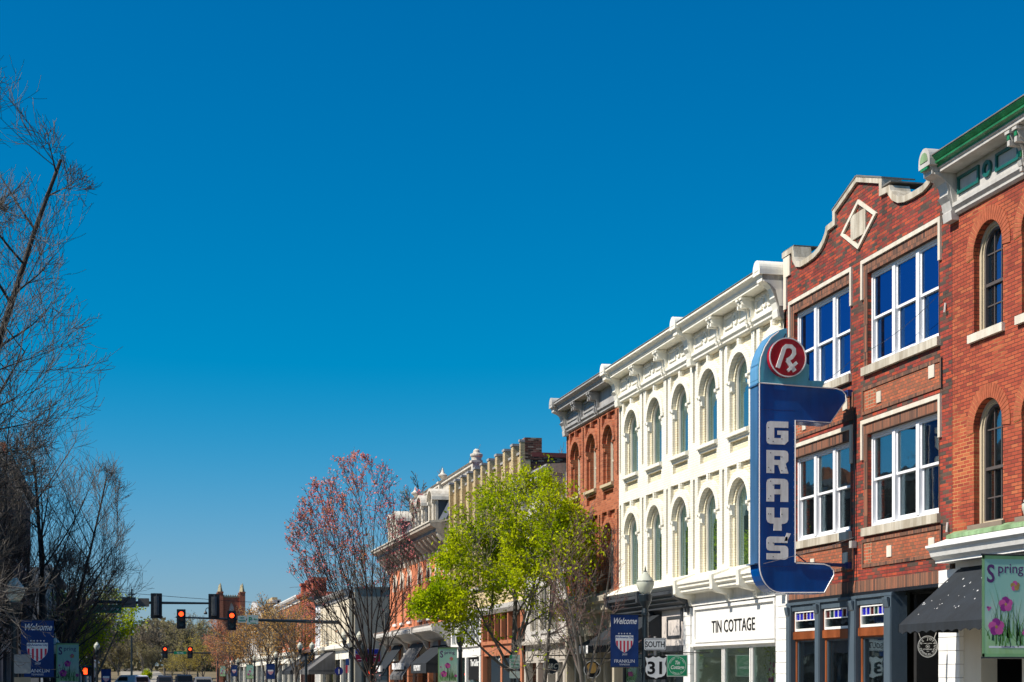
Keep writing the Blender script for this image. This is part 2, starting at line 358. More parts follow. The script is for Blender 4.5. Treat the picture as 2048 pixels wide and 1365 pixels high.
# ================================================================ ground
def sheet(name, pts, z, mat, th=None):
    m = MB(); 
    if th: m.prism(pts, z-th, z)
    else: m.add([Vector((x, y, z)) for x, y in pts], [tuple(range(len(pts)))])
    return tag(m.build(name, mat, fix=False), kind='structure')
ASPH = paint('asphalt', (.09, .088, .085), .9, .3, sc=1.5); CONC = paint('pavement_concrete', (.44, .42, .37), .9, .15, .1); GRASS = paint('verge_grass', (.07, .10, .03), .9, .4, sc=.3)
sheet('ground', [(-900, -200), (900, -200), (900, 1500), (-900, 1500)], -.02, GRASS)
sheet('road', [(-2.2, -60), (9.9, -60), (9.9, 330), (-2.2, 330)], 0, ASPH)
sheet('side_street', [(-80, 88.5), (90, 88.5), (90, 99.5), (-80, 99.5)], .006, ASPH)
for nm, x0, x1, y0, y1 in (('pavement', 9.9, 13.2, -60, 88), ('pavement', -5.5, -2.2, -60, 88), ('pavement', 9.9, 13.2, 100, 330), ('pavement', -5.5, -2.2, 100, 330)):
    sheet(nm, [(x0, y0), (x1, y0), (x1, y1), (x0, y1)], .13, CONC, .14)
YEL = paint('yellow_road_paint', (.55, .36, .04), .8, .1); WRP = paint('white_road_paint', (.7, .7, .68), .8, .1)
m = MB(); m.box(3.75, 3.85, -40, 84, .001, .004); m.box(4.0, 4.1, -40, 84, .001, .004); m.box(3.75, 3.85, 102, 320, .001, .004); tag(m.build('centre_lines', YEL), kind='structure')
m = MB(); m.box(-2, 3.7, 85, 85.5, .001, .004)
for i in range(9): m.box(-1.9+i*1.3, -1.3+i*1.3, 86, 88.2, .001, .004)
tag(m.build('crosswalk', WRP), kind='structure')
# the street climbs a low rise far away
m = MB(); m.add([Vector(p) for p in [(-300, 325, -.1), (300, 325, -.1), (300, 430, 3.2), (-300, 430, 3.2), (300, 800, 6), (-300, 800, 6)]], [(0, 1, 2, 3), (3, 2, 4, 5)])
tag(m.build('far_rise', paint('winter_field', (.17, .13, .07), .95, .35, sc=.2), fix=False), kind='structure')
m = MB(); m.add([Vector(p) for p in [(-3, 325.5, .0), (7, 325.5, 0), (5, 430, 3.3), (-4, 430, 3.3)]], [(0, 1, 2, 3)])
tag(m.build('far_road', paint('tan_old_asphalt', (.30, .27, .22), .9, .15), fix=False), kind='structure')  # tan surface of the rising road
# ================================================================ the sunny row of shops
def pane(frame_obj, fr, pts, n, mat):
    return MB(fr).prism(pts, n, n-.012).build('pane', mat, frame_obj)
def shell(root, u0, u1, vt, n0=-.36, n1=-15, mat=None, v0=0, fr=ST):
    MB(fr).box(u0+.012, u1-.012, v0, vt, n1, n0).build('side_walls', mat or ROOF, root)
def sash(root, fr, u0, u1, v0, v1, n, mat, gmat, fw=.05, rail=None, name='window', cols=0, rows=0, mw=.015, th=.06):
    m = MB(fr); m.rings(rectpts(u0, u1, v0, v1), rectpts(u0+fw, u1-fw, v0+fw, v1-fw), n-th, n)
    if rail: m.box(u0+fw, u1-fw, rail-.022, rail+.022, n-th, n+.012)
    for i in range(1, cols+1):
        u = u0+fw+(u1-u0-2*fw)*i/(cols+1); m.box(u-mw, u+mw, v0+fw, v1-fw, n-th+.01, n-.008)
    for i in range(1, rows+1):
        v = v0+fw+(v1-v0-2*fw)*i/(rows+1); m.box(u0+fw, u1-fw, v-mw, v+mw, n-th+.012, n-.011)
    o = m.build(name, mat, root); pane(o, fr, rectpts(u0+fw-.01, u1-fw+.01, v0+fw-.01, v1-fw+.01), n-th*.55, gmat); return o
def archsash(root, fr, c, w_, v0, vs, n, mat, gmat, fw=.05, rail=None, bars=0, hbars=(), th=.07, inner=None):
    m = MB(fr); o = archpts(c, w_, v0, vs, 14); i = archpts(c, w_-2*fw, v0+fw, vs, 14); m.rings(o, i, n-th, n)
    if inner:
        m.rings(archpts(c, w_-2*fw+.004, v0+fw, vs, 14), archpts(c, w_-2*fw-2*inner, v0+fw+inner, vs, 14), n-th, n-.025); fw += inner
    r = w_/2-fw
    if rail: m.box(c-r, c+r, rail-.025, rail+.025, n-th+.004, n-.004)
    for k in range(bars):
        u = c-r+2*r*(k+1)/(bars+1); h = math.sqrt(max(r*r-(u-c)**2, 0)); m.box(u-.011, u+.011, v0+fw, vs+h, n-th+.01, n-.03)
    for v in hbars:
        h = r if v < vs else math.sqrt(max(r*r-(v-vs)**2, 0)); m.box(c-h, c+h, v-.011, v+.011, n-th+.012, n-.032)
    ob = m.build('window', mat, root); pane(ob, fr, archpts(c, w_-2*fw+.02, v0+fw-.01, vs, 14), n-th*.7, gmat); return ob
def cap_bracket(root, u, mats, w_=.28, green=None, n=.5):
    m = MB(ST); h = w_/2; H = h*1.35
    m.prof([(0, 8.98), (.13, 8.98), (.15, 9.12), (.13, 9.14), (.17, 9.28), (.24, 9.36), (.2, 9.38), (.2, 9.46), (.24, 9.58), (.34, 9.66), (n-.02, 9.7), (n-.02, 9.76), (n+.03, 9.84), (n+.03, 9.9), (-.3, 9.9), (-.3, 8.98)], u-h, u+h)
    for q in (-1, 1): m.prof([(.0, 9.2), (.1, 9.2), (.14, 9.34), (.18, 9.52), (.3, 9.64), (.44, 9.69), (.44, 9.72), (0, 9.72)], u+q*h-.02, u+q*h+.02)
    a = [(u+H*math.cos(math.pi*i/12), 9.93+H*1.1*math.sin(math.pi*i/12)) for i in range(13)]; a = [(u+H, 9.83)]+a+[(u-H, 9.83)]; m.prism(a, -.45, n+.05)
    o = m.build('cap_bracket', mats[0], root)
    a2 = [(u+H*.66*math.cos(math.pi*i/12), 9.91+H*.82*math.sin(math.pi*i/12)) for i in range(13)]
    MB(ST).prism(a2, n+.05, n+.06).build('inset', mats[1], o)
    if green: MB(ST).box(u-h+.02, u+h-.02, 9.78, 9.82, n+.02, n+.055).build('painted_band', green, o)
def small_bracket(root, u, mat, gm=None):
    m = MB(ST)
    for q in (-.1, .1):
        m.prof([(.05, 9.2), (.15, 9.2), (.17, 9.27), (.13, 9.3), (.14, 9.42), (.18, 9.5), (.3, 9.54), (.34, 9.62), (.34, 9.72), (.05, 9.72)], u+q-.05, u+q+.05)
        m.box(u+q-.065, u+q+.065, 9.655, 9.70, .06, .37); m.box(u+q-.035, u+q+.035, 9.48, 9.56, .17, .345)
        m.box(u+q-.03, u+q+.03, 9.12, 9.2, .06, .14)
    o = m.build('bracket', mat, root)
    if gm:
        for q in (-.1, .1): MB(ST).box(u+q-.035, u+q+.035, 9.57, 9.645, .335, .35).build('painted_inset', gm, o); MB(ST).box(u+q-.035, u+q+.035, 9.33, 9.42, .14, .165).build('painted_inset', gm, o)
def cornice(root, u0, u1, trim, caps, pairs, deck=DECK, capmats=None, frieze='rect', gm=None, gtop=None, inset=None):
    m = MB(ST); m.prof([(-.3, 9.06), (.03, 9.06), (.07, 9.09), (.07, 9.13), (.12, 9.18), (.12, 9.24), (.05, 9.27), (.05, 9.725), (.36, 9.725), (.36, 9.775), (.385, 9.785), (.385, 9.80), (-.3, 9.80)], u0, u1)
    if not gtop: m.prof([(-.3, 9.80), (.385, 9.801), (.40, 9.84), (.47, 9.89), (.5, 9.90), (.5, 9.945), (-.3, 9.97)], u0, u1)
    o = m.build('cornice', trim, root)
    if gtop: MB(ST).prof([(-.3, 9.801), (.39, 9.801), (.4, 9.83), (.43, 9.845), (.45, 9.85), (.455, 9.875), (.44, 9.885), (.455, 9.90), (.5, 9.955), (.5, 9.97), (-.3, 9.985)], u0, u1).build('gutter_moulding', gtop, o)
    MB(ST).prof([(-.35, 9.985), (.515, 9.955), (.515, 9.975), (-.35, 10.01)] if not gtop else [(-.35, 9.99), (.515, 9.972), (.515, 9.99), (-.35, 10.01)], u0, u1).build('metal_cap', deck, o)
    for u in caps: cap_bracket(root, u, capmats or (trim, inset or trim), green=gm)
    for u in pairs: small_bracket(root, u, trim, gm)
    stops = sorted(caps+pairs)
    for a, b in zip(stops, stops[1:]):
        f = MB(ST)
        x0 = a+(.16 if a in caps else .21); x1 = b-(.16 if b in caps else .21); mid = (x0+x1)/2; q = (x1-x0)
        if frieze == 'rect':
            f.rings(rectpts(x0+.03, x1-.03, 9.34, 9.66), rectpts(x0+.08, x1-.08, 9.39, 9.61), .05, .085)
            f.rings(rectpts(x0+.12, x1-.12, 9.43, 9.57), rectpts(x0+.15, x1-.15, 9.455, 9.545), .05, .07)
        elif frieze == 'fret':
            for s_ in (-1, 1):
                c = mid+s_*q*.3; f.rings(rectpts(c-q*.17, c+q*.17, 9.36, 9.64), rectpts(c-q*.17+.045, c+q*.17-.045, 9.405, 9.595), .05, .085)
            f.ring(mid, 9.5, .07, .13, .05, .09)
        f.build('frieze_panel', GREENSH if gm else trim, o)
def arcade(root, u0, u1, cs, kx, mat, rec, trim, gl, sashmat, rows=((7.02, 8.16), (4.0, 5.39)), base=3.72, ringm=None, style='plain'):
    W = 1.16*kx; r = W/2; holes = []; ah = []
    mids = [(a+b)/2 for a, b in zip(cs, cs[1:])]
    for s_, sp in rows:
        top = sp+r
        for c in cs:
            holes.append(archpts(c, W, s_, sp)); ah.append(archpts(c, W*.80, s_+.02, sp+.02))
            R1 = r+.17*kx; hood = MB(ST); sill = MB(ST)
            for q in (-1, 1):
                a0, a1 = R_(96), R_(152)
                arc = [(c+q*-(R1)*math.cos(a0+(a1-a0)*i/6)*1, sp+R1*math.sin(a0+(a1-a0)*i/6)) for i in range(7)]
                xo = c+q*(R1*.98); arc = [(x, y) for x, y in arc]
                holes.append([(c+q*.09*kx, top+.33)]+[(max(min(x, c+.9*kx), c-.9*kx), y) for x, y in arc]+[(c+q*.72*kx, sp+R1*math.sin(a1)), (c+q*.72*kx, top+.33)])
            hood.ring(c, sp, r, R1, 0, .035, 0, math.pi, 24)
            hood.box(c-.06*kx, c+.06*kx, top+.14, top+.34, 0, .03)
            sill.prof([(-.28, s_+.02), (.02, s_), (.09, s_-.02), (.09, s_-.1), (.03, s_-.1), (.03, s_-.14), (-.28, s_-.14)], c-r-.05, c+r+.05)
            for q in (-1, 1):
                x = c+q*(r-.055*kx); MB(ST).prof([(-.085, sp+.02), (.04, sp+.02), (.04, sp-.05), (-.01, sp-.1), (-.02, sp-.2), (-.085, sp-.24)], x-.06*kx, x+.06*kx).build('impost', trim if style == 'plain' else rec, root)
            hood.build('arch_hood', ringm or mat, root); sill.build('sill', trim, root)
            if s_ > 5 or style == 'x': holes.append(rectpts(c-.55*kx, c+.55*kx, s_-.44, s_-.2))
        for m_ in mids+[u1-.12*kx, u0+.13*kx]:
            holes.append(rectpts(m_-.065*kx, m_+.065*kx, s_+.12, top+.3))
    MB(ST).wall(rectpts(u0, u1, base, 9.1), holes, 0, .085).build('wall', mat, root)
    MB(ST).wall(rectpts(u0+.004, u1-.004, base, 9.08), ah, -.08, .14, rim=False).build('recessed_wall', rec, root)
    for s_, sp in rows:
        for c in cs:
            if style == 'plain': archsash(root, ST, c, W*.81, s_, sp, -.125, sashmat, gl, fw=.03, inner=.012)
            else: archsash(root, ST, c, W*.81, s_, sp, -.2, sashmat, gl, fw=.06, rail=(s_+sp)/2+.1, bars=1, hbars=(sp-.15,), inner=.04)
# ---------------- cream painted brick building
b = empty('cream_brick_building', 'cream painted brick building with two rows of arched windows behind the blue sign', 'building', (13, 36.5, 0))
cc = [-41.25, -39.28, -37.28, -35.3, -33.35, -31.42]
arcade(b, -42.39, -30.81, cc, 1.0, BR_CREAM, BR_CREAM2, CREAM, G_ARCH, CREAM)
cornice(b, -42.3, -30.84, CREAM, [-42.22, -36.28, -30.97], [-40.2, -38.2, -34.32, -32.45], frieze='fret')
OLDP = paint('peeling_white_paint', (.40, .38, .33), .85, .55, .3, sc=7)
MB(ST).prof([(-1.2, 8.9), (-.02, 8.9), (.1, 9.0), (.12, 9.2), (.3, 9.6), (.47, 9.75), (.47, 9.97), (-1.2, 9.99)], -30.832, -30.815).build('weathered_cornice_end', OLDP, b)
shell(b, -42.39, -30.8, 9.7, v0=2.36)
MB(ST).box(-42.38, -30.81, 0, 2.36, -15, -1.45).build('ground_floor_walls', ROOF, b)
# storefronts of the cream building
sf = MB(ST); sf.box(-36.93, -30.5, 2.25, 3.74, -.1, .0)
sf.build('fascia_wall', WHITE, b)
for u0, u1 in ((-36.88, -36.4), (-31.12, -30.53)):
    m = MB(ST)
    for i in range(14): m.box(u0, u1, i*.232, i*.232+.224, -.1, .055+.004*(i % 2))
    m.build('siding_pilaster', WHITE, b)
m = MB(ST); m.prof([(0, 3.98), (.40, 3.82), (.46, 3.80), (.46, 3.74), (.42, 3.70), (.42, 3.66), (.36, 3.62), (.36, 3.56), (.33, 3.53), (.0, 3.53)], -36.35, -30.6)
for u in (-36.28, -33.78, -32.15, -30.66): m.prof([(0, 3.25), (.1, 3.25), (.14, 3.4), (.42, 3.46), (.5, 3.52), (.5, 3.62), (.52, 3.84), (.0, 4.02)], u-.085, u+.085)
m.build('shop_cornice', CREAM, b)
m = MB(ST); m.rings(rectpts(-36.2, -31.2, 2.36, 3.22), rectpts(-36.12, -31.28, 2.42, 3.14), 0, .05); m.box(-36.4, -31.1, 3.24, 3.3, 0, .08); m.box(-36.35, -31.15, 2.27, 2.33, -.1, .07)
m.build('sign_board', WHITE, b)
MB(ST).text('TIN COTTAGE', -33.72, 2.57, .40, .0, .012, xs=1.02, bold=.0).build('sign_lettering', SBLACK, b)
for u0, u1 in ((-36.3, -34.42), (-34.36, -32.72), (-32.66, -31.15)): sash(b, ST, u0, u1, .5, 2.26, -.02, WHITE, G_SHOP, fw=.06, name='shop_window')
MB(ST).box(-36.4, -31.1, 0, .5, -.1, .0).build('bulkhead', WHITE, b)
m = MB(ST); m.box(-36.8, -30.9, 0, 3.2, -.95, -.9); m.box(-36.8, -30.9, 2.3, 2.35, -.9, -.12); m.box(-36.8, -36.7, 0, 2.3, -.9, -.12); m.box(-30.95, -30.9, 0, 2.3, -.9, -.12)
m.build('shop_interior', PALEIN, b)
for u in (-32.35, -31.85, -31.5): MB(ST).tubef([(u, .4, -.5), (u, 2.3, -.5)], .07, 10).build('display_column', WHITE, b)
r = empty('flower_painting', 'small canvas with pink flowers inside the middle shop window', 'painting', (13.8, 33.5, 1.3))
MB(ST).box(-33.75, -33.05, 1.2, 2.0, -.85, -.82).build('canvas', WHITE, r); m = MB(ST); rq = random.Random(4)
for i in range(16): m.disc(-33.7+rq.random()*.6, 1.45+rq.random()*.5, rq.uniform(.03, .07), -.82, -.815+.0003*i, 9)
m.build('painted_flowers', PKCLOTH, r)
# black shop half
m = MB(ST); m.prof([(0, 3.78), (.30, 3.66), (.42, 3.63), (.42, 3.56), (.34, 3.52), (.34, 3.46), (.26, 3.42), (.26, 3.36), (.18, 3.31), (.18, 3.24), (0, 3.2)], -42.25, -36.4)
for u in (-42.15, -39.4, -36.5): m.prof([(0, 3.1), (.12, 3.1), (.16, 3.3), (.45, 3.46), (.47, 3.72), (0, 3.85)], u-.08, u+.08)
m.build('black_shop_cornice', DKGREY, b)
MB(ST).prof([(0, 3.98), (.38, 3.80), (.40, 3.76), (.3, 3.67), (0, 3.73)], -42.3, -36.4).build('ledge_flashing', CREAM, b)
MB(ST).box(-42.3, -38.6, 2.3, 3.25, -.12, -.02).build('shop_fascia', DKGREY, b)
o = MB(ST).box(-38.62, -36.9, 2.3, 3.3, -.1, .02).build('pale_sign_board', paint('pinkish_white_paint', (.62, .56, .52), .6, .05, .1), b)
m = MB(ST); m.rings(rectpts(-38.2, -37.15, 2.5, 3.05), rectpts(-38.13, -37.22, 2.57, 2.98), .02, .04); m.box(-38.62, -36.95, 2.18, 2.32, -.02, .06); m.box(-37.02, -36.9, 2.9, 3.3, .0, .09)
m.build('board_trim', DKGREY, b)
m = MB(ST)
for u0, u1 in ((-42.1, -40.3), (-40.2, -38.7), (-38.6, -37.0)): m.rings(rectpts(u0, u1, .4, 2.28), rectpts(u0+.06, u1-.06, .46, 2.2), -.1, -.02)
o = m.build('shop_window', DKGREY, b)
m = MB(ST)
for u0, u1 in ((-42.1, -40.3), (-40.2, -38.7), (-38.6, -37.0)): m.box(u0+.05, u1-.05, .45, 2.22, -.08, -.06)
m.build('pane', G_DARK, o)
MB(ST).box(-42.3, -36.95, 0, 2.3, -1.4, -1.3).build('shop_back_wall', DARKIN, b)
def awning(name, label, u0, u1, v1, v0, n1, mat, val=.16, fr=ST, drip=.22, group=None, sides=True, n0=.02):
    r = empty(name, label, 'awning', fr((u0+u1)/2, v0, 0), group)
    m = MB(fr); k = max(2, int((u1-u0)/.35)); st = 0
    for i in range(k):
        a = u0+(u1-u0)*i/k; c = u0+(u1-u0)*(i+1)/k; sg = .02
        m.add([fr(a, v1, n0), fr(c, v1, n0), fr(c, v0, n1), fr(a, v0, n1), fr(a, v1-.02, n0), fr(c, v1-.02, n0), fr(c, v0-.02, n1-.01), fr(a, v0-.02, n1-.01)],
              [(0, 1, 2, 3), (4, 7, 6, 5), (0, 3, 7, 4), (1, 5, 6, 2)])
    if sides:
        for u in (u0, u1): m.prism_n = None; m.add([fr(u, v1, n0), fr(u, v0, n1), fr(u, v0, n0), fr(u+.01, v1, n0), fr(u+.01, v0, n1), fr(u+.01, v0, n0)], [(0, 1, 2), (3, 5, 4), (0, 3, 4, 1), (1, 4, 5, 2)])
    m.build('canopy', mat, r)
    v = MB(fr); ks = max(3, int((u1-u0)/drip)); pts = [(u0, v0)]
    low = []
    for i in range(ks):
        for j in range(6):
            t = (i+j/6)/ks; low.append((u0+(u1-u0)*t, v0-val+.035*abs(math.cos(math.pi*j/6))))
    low.append((u1, v0-val+.035)); v.prism([(u0, v0), (u1, v0)]+low[::-1], n1-.012, n1)
    def side(u):
        q = [fr(u, v0, n1), fr(u, v0, n0), fr(u, v0-val+.03, n0), fr(u, v0-val+.03, n1)]; q2 = [p+fr.u*.01 for p in q]; v.add(q+q2, [(0, 1, 2, 3), (7, 6, 5, 4), (0, 4, 5, 1), (2, 6, 7, 3), (1, 5, 6, 2), (0, 3, 7, 4)])
    if sides: side(u0); side(u1-.01)
    v.build('valance', mat, r)
    fm = MB(fr)
    for u in (u0+.03, u1-.03): fm.tubef([(u, v0, n1-.03), (u, v0-.02, n0)], .012, 6); fm.tubef([(u, v1-.03, n0), (u, v0-.02, n1-.04)], .012, 6)
    fm.tubef([(u0+.03, v0-.01, n1-.03), (u1-.03, v0-.01, n1-.03)], .012, 6)
    fm.build('frame', BLACK, r); return r
awning('shop_awning', 'charcoal canvas awning under the black cornice behind the welcome banner', -42.0, -38.7, 3.15, 2.52, .95, CANVAS)
# ---------------- variegated brick building with the pharmacy sign
b = empty('gabled_brick_building', 'red variegated brick building with curved stone gable and four white triple windows', 'building', (13, 27.3, 0))
uc = -27.32
half = [(-3.49, 10.28), (-2.92, 10.28), (-2.86, 10.05), (-2.74, 9.93), (-2.55, 9.88), (-2.2, 9.88), (-1.9, 9.90), (-1.68, 9.95), (-1.5, 10.04), (-1.38, 10.15), (-1.34, 10.25), (-1.04, 10.27), (-1.04, 10.48), (0, 10.82)]
gab = [(uc+x, v) for x, v in half]+[(uc-x, v) for x, v in half[-2::-1]]
low = offset(gab, -.11); low[0] = (gab[0][0], low[0][1]); low[-1] = (gab[-1][0], low[-1][1])
WL = [(-26.95, -24.28), (-30.30, -27.66)]; rowsG = [(7.22, 8.93), (4.28, 5.99)]
holes = [rectpts(a, c, v0, v1) for a, c in WL for v0, v1 in rowsG]
outer = [(-30.80, 3.33), (-23.835, 3.33)]+[(x, v-.0) for x, v in low[::-1]]
MB(ST).wall(outer, holes, 0, .3).build('wall', BR_GRAY, b)
m = MB(ST)
for i in range(len(gab)-1): m.prism([gab[i], gab[i+1], low[i+1], low[i]], -.34, .05)
m.build('stone_coping', STONE, b)
m = MB(ST); m.box(uc-3.49, uc-2.92, 10.285, 10.31, -.5, .03); m.build('coping_flashing', DECK, b); m = MB(ST); m.box(-26.27, -25.95, 10.30, 10.325, -.6, .04); m.prism([(uc+.02, 10.83), (uc+1.05, 10.49), (uc+1.05, 10.46), (uc, 10.8)], -.6, .06); m.prism([(uc-.02, 10.83), (uc-1.05, 10.49), (uc-1.05, 10.46), (uc, 10.8)], -.6, .06)
m.build('coping_flashing', DECK, b)
for cu in (uc-3.3, ):
    MB(ST).box(cu-.16, cu+.17, 9.75, 10.16, 0, .035).build('stone_block', STONE2, b); MB(ST).box(cu-.16, cu-.02, 9.1, 9.76, 0, .034).build('stone_block', STONE2, b)
dm = [(-27.28, 10.37), (-26.53, 9.91), (-27.28, 9.45), (-28.03, 9.91)]; di = [(-27.28, 10.29), (-26.65, 9.91), (-27.28, 9.53), (-27.91, 9.91)]
MB(ST).rings(dm, di, 0, .04).build('diamond_frame', STONE2, b)
MB(ST).prism([(-27.6, 10.14), (-27.28, 10.14), (-26.98, 10.14), (-26.98, 9.68), (-27.28, 9.68), (-27.6, 9.68)], 0, .03).build('stone_tablet', STONE, b)
for a, c in WL:
    for v0, v1 in rowsG:
        m = MB(ST); a2, c2, vt = a-.22, c+.1, v1+.27
        if a < -28: a2, c2 = a-.22, c+.1
        m.prism([(a2, vt-.72), (a2+.075, vt-.72), (a2+.075, vt-.075), (c2-.075, vt-.075), (c2-.075, vt-.72), (c2, vt-.72), (c2, vt), (a2, vt)], 0, .04)
        m.build('stone_surround', STONE2, b)
        MB(ST).wall([(a2+.076, v0-.0), (a, v0), (a, v1), (c, v1), (c, v0+.02), (c2-.076, v0+.02), (c2-.076, vt-.076), (a2+.076, vt-.076)], [], .006, .01).build('header_bricks', BR_SOLD, b)
        MB(ST).box(a-.14, c+.06, v0-.15, v0, -.28, .07).build('stone_sill', STONE, b)
        w3 = (c-a)/3; up = v0 > 6
        fr_ = MB(ST); fr_.rings(rectpts(a, c, v0, v1), rectpts(a+.05, c-.05, v0+.06, v1-.05), -.2, -.08)
        for k in (1, 2): fr_.box(a+w3*k-.055, a+w3*k+.055, v0+.06, v1-.05, -.19, -.07)
        o = fr_.build('window', WSASH, b)
        for k in range(3):
            x0, x1 = a+w3*k+.055, a+w3*(k+1)-.055; mid = (v0+v1)/2+.02
            s2 = MB(ST); s2.rings(rectpts(x0, x1, mid-.02, v1-.055), rectpts(x0+.035, x1-.035, mid+.025, v1-.09), -.15, -.105)
            s2.rings(rectpts(x0, x1, v0+.065, mid+.015), rectpts(x0+.04, x1-.04, v0+.13, mid-.02), -.19, -.145)
            s2.build('sash', WSASH, o)
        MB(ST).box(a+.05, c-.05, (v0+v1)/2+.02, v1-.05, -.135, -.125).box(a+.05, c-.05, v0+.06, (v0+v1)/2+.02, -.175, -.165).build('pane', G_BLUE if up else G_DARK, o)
# spandrel panels
for a, c in ((-27.1, -24.22), (-30.4, -27.58)):
    for v0, v1 in ((6.42, 6.80), (3.62, 4.02)):
        MB(ST).box(a, c, v0, v1, 0, .004).build('spandrel_panel', BR_PANEL, b)
        MB(ST).rings(rectpts(a-.06, c+.06, v0-.06, v1+.06), rectpts(a, c, v0, v1), 0, .022).build('panel_border', BR_SOLD, b)
        m = MB(ST)
        g1, g2 = (a+.05, a+.5) if v0 > 6 else (a+.02, a+.34)
        MB(ST).box(g1, g2, v0+.02, v1-.02, .004, .008).build('basket_weave_patch', BR_GRID, b)
        MB(ST).box(c-.39, c-.19, v1-.22 if v0 > 6 else v0+.06, v1-.01 if v0 > 6 else v0+.28, .004, .022).build('stone_square', STONE2, b)
        MB(ST).box(a+.95 if v0 < 6 else a+.55, a+1.13 if v0 < 6 else a+.72, v0+.07, v0+.27, .004, .022).build('stone_square', STONE2, b)
MB(ST).box(-30.79, -23.84, 3.12, 3.33, -.3, .012).build('soldier_course', BR_SOLD, b)
m = MB(ST); m.box(-30.79, -23.84, 3.06, 3.12, -.3, .03); m.build('steel_lintel', BLACK, b)
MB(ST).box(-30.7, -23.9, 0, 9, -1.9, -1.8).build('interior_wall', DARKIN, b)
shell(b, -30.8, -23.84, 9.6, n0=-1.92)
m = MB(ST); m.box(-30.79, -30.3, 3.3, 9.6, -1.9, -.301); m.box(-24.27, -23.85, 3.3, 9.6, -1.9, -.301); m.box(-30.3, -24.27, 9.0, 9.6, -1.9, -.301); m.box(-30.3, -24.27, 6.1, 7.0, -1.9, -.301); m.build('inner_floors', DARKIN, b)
m = MB(ST); m.tubef([(-27.42, 6.45, .03), (-27.42, 5.9, .03), (-27.40, 3.6, .05), (-27.42, 3.3, .06), (-27.5, 3.05, .1)], .014, 6); m.tubef([(-24.16, 6.85, .02), (-24.16, 6.35, .02)], .012, 6); m.tubef([(-24.16, 4.1, .02), (-24.16, 3.6, .02)], .012, 6)
m.build('conduit', BLACK, b)
MB(ST).box(-27.47, -27.36, 3.95, 4.08, .02, .12).build('junction_box', GREYL, b)
for u, v in ((-24.02, 7.72), (-23.95, 4.1)): MB(ST).tubef([(u, v, .02), (u+.02, v-.16, .05)], .018, 6).build('wall_hook', GREYL, b)
# storefront
s = MB(ST); s.box(-30.5, -25.86, 2.88, 3.06, -.2, .05); s.box(-30.52, -25.82, 3.0, 3.05, .05, .09); s.build('storefront_beam', SLATE, b)
POSTS = [(-30.5, -30.28), (-29.08, -28.86), (-27.58, -27.28), (-26.12, -25.84)]
for a, c in POSTS:
    m = MB(ST); m.box(a, c, 0, 3.0, -.22, .085); m.box(a+.02, c-.02, 0, 2.8, .085, .1)
    m.prof([(.1, 2.97), (.15, 2.97), (.15, 2.93), (.12, 2.80), (.1, 2.78)], a+.04, c-.04); m.build('post', SLATE, b)
cols = [paint('cobalt_glass', (.01, .01, .32), .1, .1, bump=0), paint('ruby_glass', (.06, .01, .01), .1, .1, bump=0), paint('teal_glass', (.01, .04, .04), .1, .1, bump=0)]
rnd = random.Random(3)
for k, (a, c) in enumerate([(-30.28, -29.08), (-28.86, -27.58), (-27.28, -26.12)]):
    w_ = MB(ST); w_.rings(rectpts(a+.10, c, 2.47, 2.87), rectpts(a+.14, c-.05, 2.52, 2.84), -.06, .03); w_.box(a+.14, c-.05, 2.675, 2.695, -.05, .02)
    for i in range(1, 6): u = a+.14+(c-a-.19)*i/6; w_.box(u-.008, u+.008, 2.695, 2.84, -.05, .015)
    o = w_.build('transom_window', WHITE, b)
    p = MB(ST)
    for i in range(6):
        p.m = [0, 1, 0, 0, 2, 0, 1][(i*3+k) % 7]; u = a+.14+(c-a-.19)*i/6; p.box(u, u+(c-a-.19)/6, 2.69, 2.84, -.03, -.0)
    p.build('stained_squares', cols, o)
    MB(ST).box(a+.14, c-.05, 2.52, 2.69, -.03, -.01).build('pane', G_DARK, o)
    m = MB(ST); m.box(a+.03, c, 2.31, 2.46, -.2, .045); m.box(a+.05, c, 2.285, 2.31, -.2, .02); m.box(a+.06, a+.13, .5, 2.29, -.2, .0); m.box(a, a+.09, 2.46, 2.88, -.2, -.0); m.build('wood_rail', WOOD, b)
    sash(b, ST, a+.13, c, .5, 2.285, -.02, SLATE, G_DARK, fw=.03, name='shop_window')
MB(ST).box(-30.3, -25.9, 0, .5, -.2, -.04).build('bulkhead', SLATE, b)
MB(ST).box(-25.84, -25.74, 0, 3.05, -1.7, -.35).box(-24.3, -24.2, 0, 3.05, -1.7, -.31).box(-25.84, -24.2, 3.02, 3.05, -1.7, -.31).build('entry_side_walls', DARKIN, b)
o = MB(ST).box(-25.7, -24.3, 0, 3.05, -1.78, -1.7).build('entry_back_wall', DARKIN, b)
lamp = empty('pendant_lamp', 'small amber pendant lamp lit inside the slate blue storefront window', 'lamp', (13.55, 28.05, 1.6))
MB().lathe((13.55, 28.05, 1.62), [(.02, .1), (.045, .06), (.05, -.02), (.03, -.05)], 10).build('bulb', emit('amber_bulb', (1, .45, .05), 5), lamp)
MB().tube([(13.55, 28.05, 1.7), (13.55, 28.05, 2.9)], .006, 5).build('cord', BLACK, lamp)
pk = [(13.7, 25.0, 4.95), (13.75, 27.95, 5.1)]
for i, p in enumerate(pk):
    lb = ('amber bulb glowing behind the lower right triple window', 'amber bulb glowing behind the lower left triple window')[i]
    q = empty('pendant_lamp', lb, 'lamp', p); MB().lathe(p, [(.01, .04), (.03, .02), (.03, -.02), (.01, -.04)], 8).build('bulb', MATS['amber_bulb'], q); MB().tube([p, (p[0], p[1], 6.05)], .005, 5).build('cord', BLACK, q)
